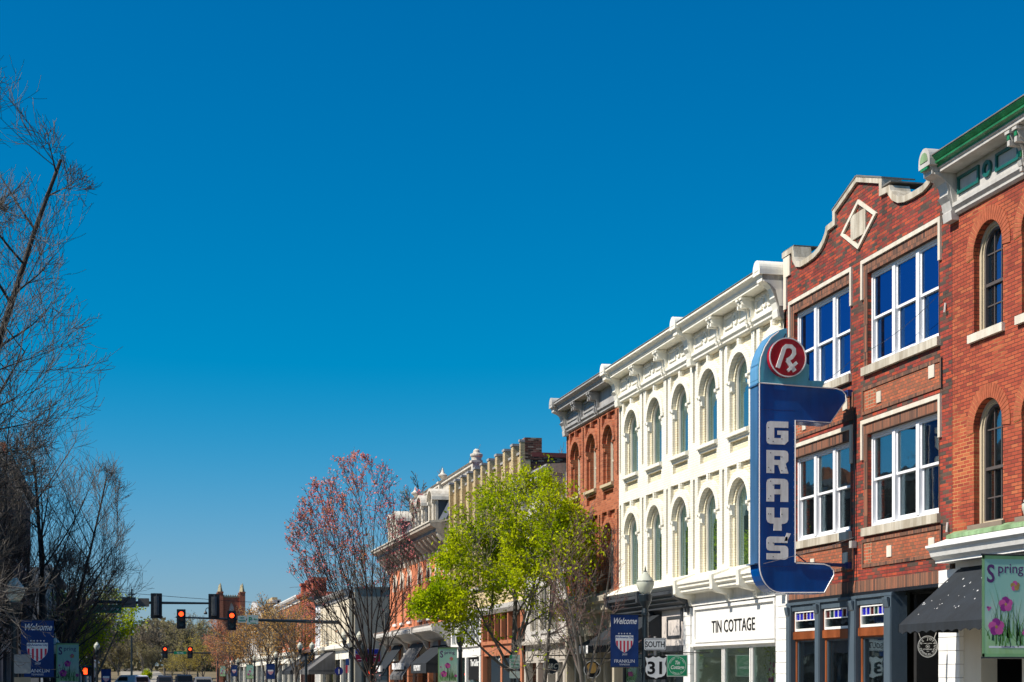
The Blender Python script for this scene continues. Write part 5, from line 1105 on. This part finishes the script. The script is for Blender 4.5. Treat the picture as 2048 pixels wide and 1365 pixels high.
# pedestrian signals
def ped(label, x, y, z, side):
    r = empty('pedestrian_signal', label, 'pedestrian signal', (x, y, 0)); fr = facing(y)
    MB(fr).box(x-.16, x+.16, z-.2, z+.2, -.18, 0).prof([(0, z+.2), (.18, z+.16), (.18, z+.14), (0, z+.18)], x-.16, x+.16).build('housing', SIGH, r)
    hd = MB(fr); cx_ = x+side*.06; hd.box(cx_-.07, cx_+.07, z-.13, z+.03, .0, .012); [hd.box(cx_-.07+i*.038, cx_-.045+i*.038, z+.03, z+.13-.02*abs(i-1.5), 0, .012) for i in range(4)]; hd.prism([(cx_-.07, z-.05), (cx_-.11, z+.02), (cx_-.09, z+.05), (cx_-.07, z+.0)], 0, .012)
    hd.build('red_hand', RLAMP, r); return r
ped('lit red hand signal between the left spring banner and leafy tree', -1.9, 66, 1.75, -1); q = ped('lit red hand signal beside the pink tree trunk', 10.75, 75.3, 1.70, 0)
MB().tube([(-1.68, 66.1, .1), (-1.68, 66.1, 2.3)], .05, 8).build('post', POLE, [o for o in COL.objects if o.name.startswith('pedestrian_signal')][0])
MB().tube([(10.5, 75.4, .1), (10.5, 75.4, 3.05)], .11, 10).build('post', POLE, q)
# far signals
for x, lb in ((3.45, 'left of the two tiny far red traffic lights'), (6.45, 'right of the two tiny far red traffic lights')): head(x, 4.35, 199.8, lb, 1.15)
mast('far signal mast with green name plate between two red lights', [(9.8, 200, 4.25), (2.9, 200, 4.3)], [.1, .06], 9.8, 200, 4.6)
armsign('tiny green street name plate on the far mast arm', 4.5, 6.0, 4.1, 4.45, 199.8, SGREEN, [('5th Ave', 5.25, 4.2, .24)], SWHITE)
r = empty('utility_pole', 'tall thin dark utility pole standing far down the street', 'pole', (-.85, 330, 0)); MB().tube([(-.85, 330, -.5), (-.85, 330, 18.8)], [.22, .14], 8).build('pole', POLE, r); MB().box(-1.6, -.1, 329.9, 330.1, 17.6, 17.8).build('crossarm', POLE, r)
r = empty('overhead_cable', 'long black overhead cable crossing the street above the mast arms', 'cable', (4, 95, 6)); MB().tube([(-4+16.6*t, 95+3*t, 6.62-.86*t-.5*t*(1-t)) for t in [i/16 for i in range(17)]], .014, 5).build('cable', BLACK, r)
# ---------------- cars far down the street
CG = paint('car_window_tint', (.008, .009, .010), .3, .1, bump=0, spec=.25); TY = paint('tyre_rubber', (.015, .015, .015), .9, .1); RL = paint('tail_light_red', (.4, .01, .01), .2, .1, bump=0); BRK = emit('lit_brake_light', (1, .06, .02), 4); HL = paint('headlight_glass', (.6, .6, .6), .1, .05, bump=0)
def car(label, x, y, col, h=1.5, L_=4.6, rear=True, suv=False, brake=False, group='cars far down the street'):
    r = empty('parked_car' if not brake else 'stopped_car', label, 'car', (x, y, 0), group); pm = paint('car_paint_%d' % int(col[0]*1000), col, .25, .05, bump=0, metal=0)
    fr = F((x, y, 0), (0, 1, 0), (0, 0, 1), (-1, 0, 0)); s = L_/4.6; hb = h*.58
    low = [(-2.3, .35), (-2.3, hb-.1), (-2.2, hb), (-1.7, hb+.03), (1.2, hb), (2.1, hb-.16), (2.3, hb-.3), (2.3, .35)]; body = MB(fr); body.prism([(a*s, b_) for a, b_ in low], -.88, .88); bo = body.build('body', pm, r)
    cab = [(-2.1 if suv else -1.75, hb), (-1.95 if suv else -1.2, h-.06), (-1.7 if suv else -.9, h), (.3, h), (.5, h-.04), (1.15, hb)]
    V = []; k = len(cab)
    for n in (-1, 1):
        for a, b_ in cab: V.append(fr(a*s, b_, n*(.85 if b_ < hb+.1 else .66)))
    c = MB(fr); c.add(V, [tuple(range(k)), tuple(range(2*k-1, k-1, -1))]+[(i, (i+1) % k, k+(i+1) % k, k+i) for i in range(k)]); c.build('cabin', pm, r)
    MB(fr).prism([((-2.1 if suv else -1.75)*s-.02, hb+.06), ((-1.98 if suv else -1.25)*s-.02, h-.14), ((-1.95 if suv else -1.2)*s, h-.14), ((-2.05 if suv else -1.7)*s, hb+.06)], -.6, .6).build('rear_window', CG, r)
    MB(fr).prism([(-1.0*s, hb+.08), (-.8*s, h-.12), (.3*s, h-.12), (.8*s, hb+.08)], -.8, .8).build('side_windows', CG, r)
    MB(fr).prism([((-1.85 if suv else -1.1)*s, h-.05), ((-1.7 if suv else -.9)*s, h+.02), (.3*s, h+.02), (.45*s, h-.03)], -.64, .64).build('roof', pm, r)
    for a in (-1.45, 1.45):
        for n in (-.9, .72): wq = MB(fr).disc(a*s, .33, .33, n, n+.18, 18).build('wheel', TY, r); MB(fr).disc(a*s, .33, .2, n-.005, n+.185, 12).build('rim', GREYL, wq)
    for n in (-.78, .55): MB(fr).box(-2.32*s, -2.28*s, hb-.25, hb-.05, n, n+.22).build('tail_light', BRK if brake else RL, r); MB(fr).box(2.28*s, 2.32*s, hb-.42, hb-.3, n, n+.22).build('headlight', HL, r)
    return r
car('white van-like car parked on the left far along the street', -.6, 150, (.75, .75, .75), 1.53, 5, suv=True).rotation_euler.z = .55; car('silver white car parked just behind the white one on the left', -.75, 158, (.6, .6, .62), 1.45).rotation_euler.z = .5
car('black sport utility car in the right lane far away', 4.5, 158, (.02, .022, .025), 1.6, 4.8, suv=True); car('dark sedan with glowing brake lights in the right lane', 5.6, 140, (.14, .14, .14), 1.40, brake=True)
car('small dark car left of the black sport utility car', 2.9, 170, (.03, .03, .035), 1.5)
# ================================================================ trees
class P: pass
def grow(tb, tw, rn, p, d, L, r, lv, c, tips):
    n = c.seg[lv]; st = L/n; pts = [p.copy()]; rad = [r]; dirs = [d.copy()]
    for i in range(n):
        d = d+Vector((rn.gauss(0, 1), rn.gauss(0, 1), rn.gauss(0, .8)))*c.wig[lv]+Vector((0, 0, c.up[lv])); d.normalize()
        if c.env and p.z > c.zfree and not c.env(p+d*st) and rn.random() < (1 if lv == 0 else .85 if lv < len(c.seg)-1 else .25): break
        p = p+d*st; pts.append(p.copy()); dirs.append(d.copy()); rad.append(max(r*(1-(1-c.tap[lv])*(i+1)/n), c.rmin))
    if len(pts) < 2: return
    if len(pts)-1 < n:
        n = len(pts)-1; rad = [max(r*(1-.93*(i/n)), c.rmin) for i in range(n+1)]
    (tb if lv < c.split else tw).tube(pts, rad, c.sides[lv], cap=False)
    if lv+1 < len(c.seg):
        k = c.kids[lv]
        for j in range(k):
            t = c.start[lv]+(1-c.start[lv])*(j+rn.random()*.8)/k; f = t*n; i = min(int(f), n-1); q = pts[i].lerp(pts[i+1], f-i); dd = dirs[i+1]
            a = dd.orthogonal().normalized(); a.rotate(Matrix.Rotation(rn.random()*6.283+j*2.4, 3, dd)); an = R_(c.ang[lv]*rn.uniform(.7, 1.25))
            nd = (dd*math.cos(an)+a*math.sin(an)).normalized()
            grow(tb, tw, rn, q, nd, L*c.rat[lv]*rn.uniform(.7, 1.15)*(1-c.dim[lv]*t), max(rad[i]*c.rr[lv], c.rmin), lv+1, c, tips)
    else: tips.append((pts, dirs))
def envelope(cx, cy, tab, seed=0, lump=.13):
    def f(p):
        z = p.z
        if z <= tab[0][0]: R = tab[0][1]
        elif z >= tab[-1][0]: return False
        else:
            for (z0, r0), (z1, r1) in zip(tab, tab[1:]):
                if z <= z1: R = r0+(r1-r0)*(z-z0)/(z1-z0); break
        a = math.atan2(p.y-cy, p.x-cx); R *= 1+lump*(math.sin(3*a+z*1.3+seed)+math.sin(5*a-z*2.1+seed*2)+.8*math.sin(9*a+z*3.7))/2
        return (p.x-cx)**2+(p.y-cy)**2 < R*R
    return f
def cfg(**k):
    c = P(); c.seg = (6, 7, 5, 4); c.wig = (.05, .10, .14, .16); c.up = (.02, .05, .05, .04); c.tap = (.5, .2, .2, .2); c.kids = (9, 8, 6); c.start = (.3, .15, .15); c.ang = (45, 42, 40); c.rat = (.7, .5, .45); c.rr = (.55, .5, .5); c.dim = (.35, .4, .4); c.sides = (8, 5, 4, 3); c.rmin = .003; c.split = 2; c.env = None; c.zfree = 2.5
    for a, b in k.items(): setattr(c, a, b)
    return c
def leaves(rn, tips, per, spread, size, tmin=.2, zmax=None, keep=None, mb=None, asp=.55, clump=1):
    m = mb or MB()
    for pts, dirs in tips:
        for k in range(per):
            t = tmin+(1-tmin)*rn.random(); f = t*(len(pts)-1); i = min(int(f), len(pts)-2); q = pts[i].lerp(pts[i+1], f-i)
            q = q+Vector((rn.gauss(0, 1), rn.gauss(0, 1), rn.gauss(0, 1)))*spread
            if keep and not keep(q, rn): continue
            for _ in range(clump):
                a = Vector((rn.gauss(0, 1), rn.gauss(0, 1), rn.gauss(0, 1))).normalized(); b = a.orthogonal().normalized(); b.rotate(Matrix.Rotation(rn.random()*6.283, 3, a)); c_ = a.cross(b); s = size*rn.uniform(.6, 1.3)
                o = q+a*s*.3; m.add([o-b*s*.5, o+c_*s*asp*.5-b*s*.05, o+b*s*.5, o-c_*s*asp*.5-b*s*.05], [(0, 1, 2, 3)])
    return m
def tree(name, label, loc, stems, c, seed, bark, twig, lf=None, group=None, cat='tree', extra=None):
    rn = random.Random(seed); r = empty(name, label, cat, loc, group); tb, tw = MB(), MB(); tips = []
    for d, L, rad, off in stems: grow(tb, tw, rn, Vector(loc)+Vector(off), Vector(d).normalized(), L, rad, 0, c, tips)
    if extra: extra(tb, tw, rn, tips)
    tb.build('trunk', bark, r, fix=False, smooth=True)
    if tw.V: tw.build('branches', twig, r, fix=False)
    if lf:
        for nm, mat, per, sp, sz, kw in lf: leaves(rn, tips, per, sp, sz, **kw).build(nm, mat, r, fix=False)
    return r
LG = leafmat('spring_green_leaves', (.24, .36, .004), (.62, .66, .012), .5)
LG2 = leafmat('far_green_leaves', (.08, .16, .01), (.28, .38, .04), .4)
LPINK = leafmat('pink_buds', (.70, .16, .18), (.82, .36, .36), .4)
LCOR = leafmat('coral_buds', (.62, .20, .09), (.72, .36, .20), .4)
LOR = leafmat('orange_buds', (.45, .22, .05), (.62, .38, .12), .4)
LYEL = leafmat('yellow_green_buds', (.27, .22, .09), (.42, .37, .17), .4)
LGOLD = leafmat('golden_buds', (.42, .32, .05), (.62, .50, .12), .4)
LRED = leafmat('red_buds', (.30, .07, .05), (.5, .14, .1), .4)
# big bare tree at the left edge
bare = cfg(seg=(7, 10, 8, 6, 4), kids=(15, 7, 5, 4), start=(.15, .12, .1, .1), ang=(62, 40, 38, 36), rat=(.62, .50, .52, .6), rr=(.45, .5, .5, .6), dim=(.3, .3, .3, .3), wig=(.03, .04, .06, .08, .10), up=(.02, .015, .04, .08, .10), tap=(.3, .2, .2, .3, .6), sides=(8, 6, 4, 3, 3), rmin=.0034, split=2, zfree=3,
    env=envelope(-3.5, 25.5, [(2.0, 1.2), (4.0, 1.7), (5.6, 2.3), (6.3, 2.85), (7.4, 3.15), (8.7, 2.6), (9.4, 2.3), (10.3, 2.0), (11.2, 1.5), (11.9, .5)], 1, .2))
tree('bare_tree', 'large bare tree with dense dark twigs filling the left edge', (-3.5, 25.5, 0), [((.02, 0, 1), 9.6, .17, (0, 0, 0)), ((.35, .15, 1), 8.2, .09, (0, 0, 1.8)), ((.8, -.1, 1), 6.0, .08, (0, 0, 2.2)), ((.25, -.3, 1), 7.6, .08, (0, 0, 2.0)), ((.55, .1, 1), 7, .07, (0, 0, 3.2))], bare, 11, BARKD, BARK)
def side_cfg(env, rm=.0048, **k):
    return cfg(seg=(7, 9, 7, 5), kids=(14, 10, 7), start=(.14, .1, .1), ang=(44, 34, 36), rat=(.60, .50, .55), rr=(.5, .5, .55), dim=(.3, .3, .3), wig=(.03, .04, .07, .10), up=(.02, .04, .06, .07), tap=(.3, .2, .2, .5), sides=(8, 5, 3, 3), rmin=rm, split=2, env=env, **k)
tree('bare_tree', 'rounded bare tree in the middle of the shaded left side', (-2.75, 54, 0), [((-.05, 0, 1), 8.6, .12, (0, 0, 0)), ((.3, 0, 1), 7.4, .07, (0, 0, 1.0)), ((.6, .1, 1), 5.6, .06, (0, 0, 1.2)), ((-.3, 0, 1), 6.8, .07, (0, 0, 1.2))], side_cfg(envelope(-2.8, 54, [(2, 1.5), (3.3, 2.3), (4.4, 2.9), (5.8, 2.75), (7.8, 2.3), (9, 1.5), (10.1, .4)], 3)), 7, BARKD, BARK)
tree('bare_tree', 'thin bare tree behind the left welcome banner', (-3.2, 37, 0), [((0, 0, 1), 4.6, .07, (0, 0, 0)), ((.25, 0, 1), 3.6, .04, (0, 0, 1.3))], side_cfg(envelope(-3.3, 37, [(2, .6), (3, 1.1), (4.5, 1.1), (5.6, .3)], 5)), 17, BARKD, BARKD)
tree('bare_tree', 'bare tree beyond the left spring banner against the dark buildings', (-3.2, 72, 0), [((0, 0, 1), 6.4, .12, (0, 0, 0)), ((.35, 0, 1), 4.6, .07, (0, 0, 1.5))], side_cfg(envelope(-3.2, 72, [(2, 1), (3.5, 2.2), (5, 2.2), (7.5, .5)], 6), .008), 19, BARKD, BARK)
# pink budding tree
fan = cfg(seg=(8, 10, 6, 4), kids=(8, 6, 4), start=(.22, .2, .2), ang=(26, 28, 36), rat=(.48, .42, .45), rr=(.6, .5, .5), dim=(.25, .35, .3), wig=(.03, .045, .09, .13), up=(.015, .03, .04, .02), tap=(.2, .2, .2, .4), sides=(7, 5, 3, 3), rmin=.0085, split=2,
    env=envelope(9.85, 73, [(2, 1.0), (3.6, 2.0), (5, 2.5), (7.3, 2.95), (9, 2.8), (10.3, 2.3), (11.2, 1.4), (11.7, .4)], 2, .2))
rs = random.Random(2); st = [((0, 0, 1), 1.8, .15, (0, 0, 0))]
for i in range(12):
    a = -1.0+2.0*i/11; st.append(((-.13+a*.58+rs.uniform(-.06, .06), rs.uniform(-.3, .3), 1), 11.0, .05, (0, 0, 1.2+rs.random()*.7)))
def pk(q, rn): return rn.random() < max(0, (q.z-4.8)/5.6)*(.6+.3*math.sin(q.x*2.1+q.z*1.7))+(.12 if q.z > 6 else .03)
tree('pink_budding_tree', 'tall fan shaped tree with pink buds before the coral building', (10.5, 73, 0), st, fan, 4, BARKD, BARKD, lf=[('pink_buds', LPINK, 4, .06, .12, dict(keep=pk, tmin=.3)), ('coral_buds', LCOR, 3, .06, .12, dict(keep=lambda q, rn: pk(q, rn) and q.x < 10.6, tmin=.3))])
# green tree
def gcfg(env, kids=(12, 9, 6), **k):
    return cfg(seg=(7, 8, 6, 4), kids=kids, start=(.3, .2, .15), ang=(52, 42, 42), rat=(.62, .5, .5), rr=(.5, .5, .5), dim=(.2, .3, .3), wig=(.05, .08, .12, .15), up=(.02, .015, .01, .0), tap=(.3, .2, .2, .4), sides=(7, 5, 3, 3), rmin=.006, split=2, env=env, **k)
def gkeep(q, rn):
    h = (math.sin(q.x*2.3+1)+math.sin(q.y*2.1+q.z*1.9)+math.sin(q.z*3.1+q.x*1.3))/3
    return h > -.40 and rn.random() < (1 if q.z > 3.2 else .5)
e1 = envelope(10.92, 45.2, [(2.2, .5), (2.9, 1.3), (3.8, 1.9), (5, 2.15), (6.2, 1.9), (7.0, 1.35), (7.6, .5)], 4, .16)
e2 = lambda p: e1(p) or ((p.x-9.0)**2/1.9+(p.y-45.2)**2/1.2+(p.z-3.5)**2/.6 < 1)
tree('leafy_green_tree', 'bright green spring tree standing before the tan building', (10.6, 45.2, 0), [((.03, 0, 1), 7.2, .10, (0, 0, 0)), ((-.5, .1, 1), 5.4, .05, (-.02, 0, 1.7)), ((-1.3, .0, .95), 4.6, .045, (-.05, 0, 1.7)), ((.45, .2, 1), 5.0, .05, (0, 0, 1.9)), ((.1, -.5, 1), 4.6, .045, (0, 0, 2.0))], gcfg(e2), 21, BARK, BARK, lf=[('leaves', LG, 15, .10, .105, dict(keep=gkeep, tmin=.1))])
tree('leafy_green_tree', 'grey many stemmed tree with sparse green leaves right of the green tree', (11.0, 43.5, 0), [((-.15, 0, 1), 6, .055, (0, 0, 0)), ((.1, 0, 1), 6.4, .06, (.05, 0, 0)), ((.35, 0, 1), 6.2, .05, (.1, 0, .3)), ((.2, .3, 1), 5, .04, (.1, 0, .6))], gcfg(envelope(11.65, 43.5, [(2.4, .6), (3.5, 1.0), (5, 1.3), (6.2, 1.35), (6.9, .7), (7.1, .2)], 9, .16), kids=(8, 7, 4)), 33, BARK, BARK, lf=[('leaves', LG, 10, .09, .10, dict(keep=lambda q, rn: gkeep(q, rn) and (rn.random() < (q.z-4.2)/1.3 or rn.random() < .05), tmin=.1))])
small = cfg(seg=(7, 7, 5, 4), kids=(8, 6, 4), start=(.3, .2, .2), ang=(36, 36, 40), rat=(.5, .5, .5), rr=(.5, .5, .6), dim=(.35, .3, .3), wig=(.05, .07, .12, .15), up=(.02, .05, .04, .02), tap=(.25, .2, .3, .5), sides=(7, 4, 3, 3), rmin=.0045, split=2, env=envelope(10.7, 37.4, [(2, .4), (3, .9), (4, 1.1), (5, .9), (5.9, .2)], 8, .15))
tree('bare_sapling', 'small bare multi stemmed tree before the brown brick building', (10.7, 37.4, 0), [((-.02, 0, 1), 4.4, .06, (0, 0, 0)), ((.4, 0, 1), 3.6, .035, (0, 0, 1.2)), ((-.45, 0, 1), 3.6, .035, (0, 0, 1.1)), ((-.15, .2, 1), 3.9, .035, (0, 0, 1.5)), ((.2, -.2, 1), 3.6, .03, (0, 0, 1.6))], small, 5, BARK, BARKR, lf=[('red_buds', LRED, 1, .03, .03, dict(tmin=.5, keep=lambda q, rn: rn.random() < .5)), ('leaves', LG, 2, .08, .09, dict(keep=lambda q, rn: q.z > 3.9 and q.x < 10.9 and rn.random() < .5))])
# orange budding street trees, built once in three shapes and copied
mid = cfg(seg=(5, 6, 5), kids=(11, 10), start=(.25, .2), ang=(42, 40), rat=(.62, .5), rr=(.5, .5), dim=(.3, .3), wig=(.05, .09, .13), up=(.02, .04, .02), tap=(.3, .2, .3), sides=(6, 4, 3), rmin=.016, split=1)
protos = []
names = ['golden orange budding tree nearest the red brick building', 'golden orange budding tree second along the sunny far side', 'tall golden orange budding tree in the middle of the far row', 'golden orange budding tree fourth along the sunny far side', 'golden orange budding tree near the church tower', 'coral red budding tree left of the church tower', 'yellow green tree beyond the far traffic lights', 'coral budding tree at the far end of the sunny row', 'low golden tree below the far green name plate', 'golden tree between the far mast and the black car']
for i, (x, y, k, sc) in enumerate([(10.9, 112, 0, 1.0), (10.6, 126, 1, 1.0), (10.7, 137, 0, 1.15), (10.5, 152, 1, 1.1), (10.4, 172, 0, 1.0), (11.5, 205, 2, 1.25), (9.2, 228, 3, 1.0), (10.6, 190, 2, .9), (5.6, 262, 3, .75), (7.4, 238, 3, .8)]):
    if k >= len(protos) or k not in [q[0] for q in protos]:
        lm = [LOR, LOR, LCOR, LGOLD][k]
        o = tree('budding_tree', names[i], (x, y, 0), [((0, 0, 1), 5.2, .1, (0, 0, 0)), ((.25, .1, 1), 4.4, .06, (0, 0, 1.3)), ((-.3, -.1, 1), 4.4, .06, (0, 0, 1.3))], mid, 50+k, BARK, BARK, lf=[('buds', lm, 6 if k < 2 else 12, .14, .14, dict(tmin=.1))], group='budding trees along the far sunny pavement')
        protos.append((k, o))
    else:
        o = copy_tree([q for q in protos if q[0] == k][0][1]); o.location = (x, y, 0); o['label'] = names[i]; o.rotation_euler.z = i*1.3
    o.scale = (sc, sc, sc)
# left side leafy trees beyond the crossing
tree('leafy_green_tree', 'green leafy street tree beyond the crossing on the left', (-2.6, 106, 0), [((0, 0, 1), 5.0, .12, (0, 0, 0)), ((.5, 0, 1), 4.6, .08, (0, 0, 1.2)), ((-.4, 0, 1), 4.6, .08, (0, 0, 1.2))], mid, 61, BARK, BARK, lf=[('leaves', LG, 15, .15, .18, dict(tmin=.1))])
tree('budding_tree', 'yellow green budding tree behind the left leafy street tree', (-4.0, 128, 0), [((0, 0, 1), 6.5, .12, (0, 0, 0)), ((.4, 0, 1), 5, .08, (0, 0, 1.5)), ((-.4, 0, 1), 5, .08, (0, 0, 1.5))], mid, 62, BARK, BARK, lf=[('buds', LYEL, 14, .2, .2, dict(tmin=.1))])
# bare trees closing the street far away
fb = cfg(seg=(6, 7, 6, 4), kids=(11, 9, 6), start=(.2, .15, .15), ang=(42, 38, 40), rat=(.6, .5, .5), rr=(.5, .5, .5), dim=(.35, .3, .3), wig=(.04, .08, .12, .14), up=(.02, .04, .04, .02), tap=(.3, .2, .2, .4), sides=(6, 4, 3, 3), rmin=.045, split=2)
spots = [(-14, 300, 15), (-8.5, 345, 16), (-4, 372, 12), (1.5, 380, 12.5), (6, 352, 13), (9.5, 330, 14.5), (13, 352, 13), (20, 372, 12), (3.2, 346, 7), (27, 352, 15), (-22, 350, 17), (-11, 270, 13)]
whr = ['far left of', 'second left of', 'just left of', 'just right of', 'second right of', 'tallest, right of', 'behind the tallest, right of', 'third right of', 'low and close to', 'far right of', 'outermost left of', 'nearest and left of']
prot = []
for i, (x, y, h) in enumerate(spots):
    lb = 'distant grey budding tree '+whr[i]+' the utility pole'
    if i < 3:
        k = h/17; o = tree('distant_tree', lb, (x, y, 0), [((0, 0, 1), 13, .28, (0, 0, 0)), ((.5, 0, 1), 10, .2, (0, 0, 3)), ((-.5, .1, 1), 10, .2, (0, 0, 3))], fb, 70+i, BARK, BARK, lf=[('buds', [LYEL, paint('far_twig_haze', (.26, .20, .13), .9, .3), LYEL][i], 4, .35, .28, dict(tmin=.1))], group='distant trees closing the street')
        prot.append(o); o.scale = (k, k, k)
    else:
        o = copy_tree(prot[i % 3]); o['label'] = lb; o.location = (x, y, 1.0 if y > 340 else 0); k = h/17; o.scale = (k, k, k); o.rotation_euler.z = i*1.7
# brushy woodland behind the far rise: nobody could count it
rn = random.Random(44); m = MB()
for k in range(16000):
    x = rn.uniform(-55, 60); y = rn.uniform(402, 440); gz = 3.0
    top = 8.5+3.5*math.sin(x*.11+1)+2.2*math.sin(x*.31)+rn.gauss(0, .8)
    z = gz-1.5+rn.random()**.8*top; a = Vector((rn.gauss(0, 1), rn.gauss(0, 1), rn.gauss(0, 1))).normalized(); b_ = a.orthogonal().normalized(); c_ = a.cross(b_); s_ = rn.uniform(.9, 1.7); o_ = Vector((x, y, z))
    m.add([o_-b_*s_*.5, o_+c_*s_*.35, o_+b_*s_*.5, o_-c_*s_*.35], [(0, 1, 2, 3)])
tag(m.build('far_woodland', leafmat('woodland_brush', (.14, .12, .07), (.30, .26, .13), .3), fix=False), 'brownish spring woodland closing the end of the street', 'woodland', kind='stuff')
bush = tree('evergreen_bush', 'small bright green bush beside the far road', (1.4, 210, 0), [((0, 0, 1), 1.6, .05, (0, 0, 0)), ((.2, 0, 1), 1.4, .05, (0, 0, .2)), ((-.2, 0, 1), 1.4, .05, (0, 0, .2))], mid, 90, BARK, BARK, lf=[('leaves', LG, 10, .1, .16, dict(tmin=.1))], cat='bush')
# trees rising behind the sunny row
for i, (x, y, h, lb) in enumerate([(19.5, 92, 14.5, 'bare twiggy tree rising behind the white roof balustrade'), (23.5, 96, 16, 'bare tree rising behind the tan building fins'), (20, 128, 12.5, 'greenish budding tree above the grey stucco wall')]):
    tree('bare_tree' if i < 2 else 'budding_tree', lb, (x, y, 0), [((0, 0, 1), h*.72, .2, (0, 0, 0)), ((.4, 0, 1), h*.6, .12, (0, 0, 3)), ((-.4, 0, 1), h*.6, .12, (0, 0, 3))], cfg(seg=(6, 7, 6, 4), kids=(10, 9, 6), start=(.3, .15, .15), ang=(34, 32, 36), rat=(.55, .5, .45), rr=(.5, .5, .5), dim=(.35, .3, .3), wig=(.04, .06, .1, .13), up=(.02, .06, .05, .03), tap=(.3, .2, .2, .4), sides=(6, 4, 3, 3), rmin=.014, split=2), 95+i, BARK, BARK, lf=[('buds', LYEL, 1 if i < 2 else 6, .1, .12, dict(tmin=.3, keep=(lambda q, rn: rn.random() < .5)))])
# ivy hanging in the shop window
rn = random.Random(6); r = empty('hanging_ivy', 'green ivy hanging inside the right shop window of the cream building', 'plant', (13.35, 31.9, 1.8)); m = MB(); tb = MB()
for k in range(14):
    y = 31.3+rn.random()*1.3; z = 2.25; L_ = rn.uniform(.15, .75); pts = []
    for i in range(7): pts.append(Vector((13.35+rn.uniform(-.06, .06), y+rn.uniform(-.05, .05), z-L_*i/6)))
    tb.tube(pts, .004, 3); leaves(rn, [(pts, None)], 16, .035, .06, mb=m, tmin=0)
tb.build('stems', BARK, r, fix=False); m.build('leaves', LG, r, fix=False)
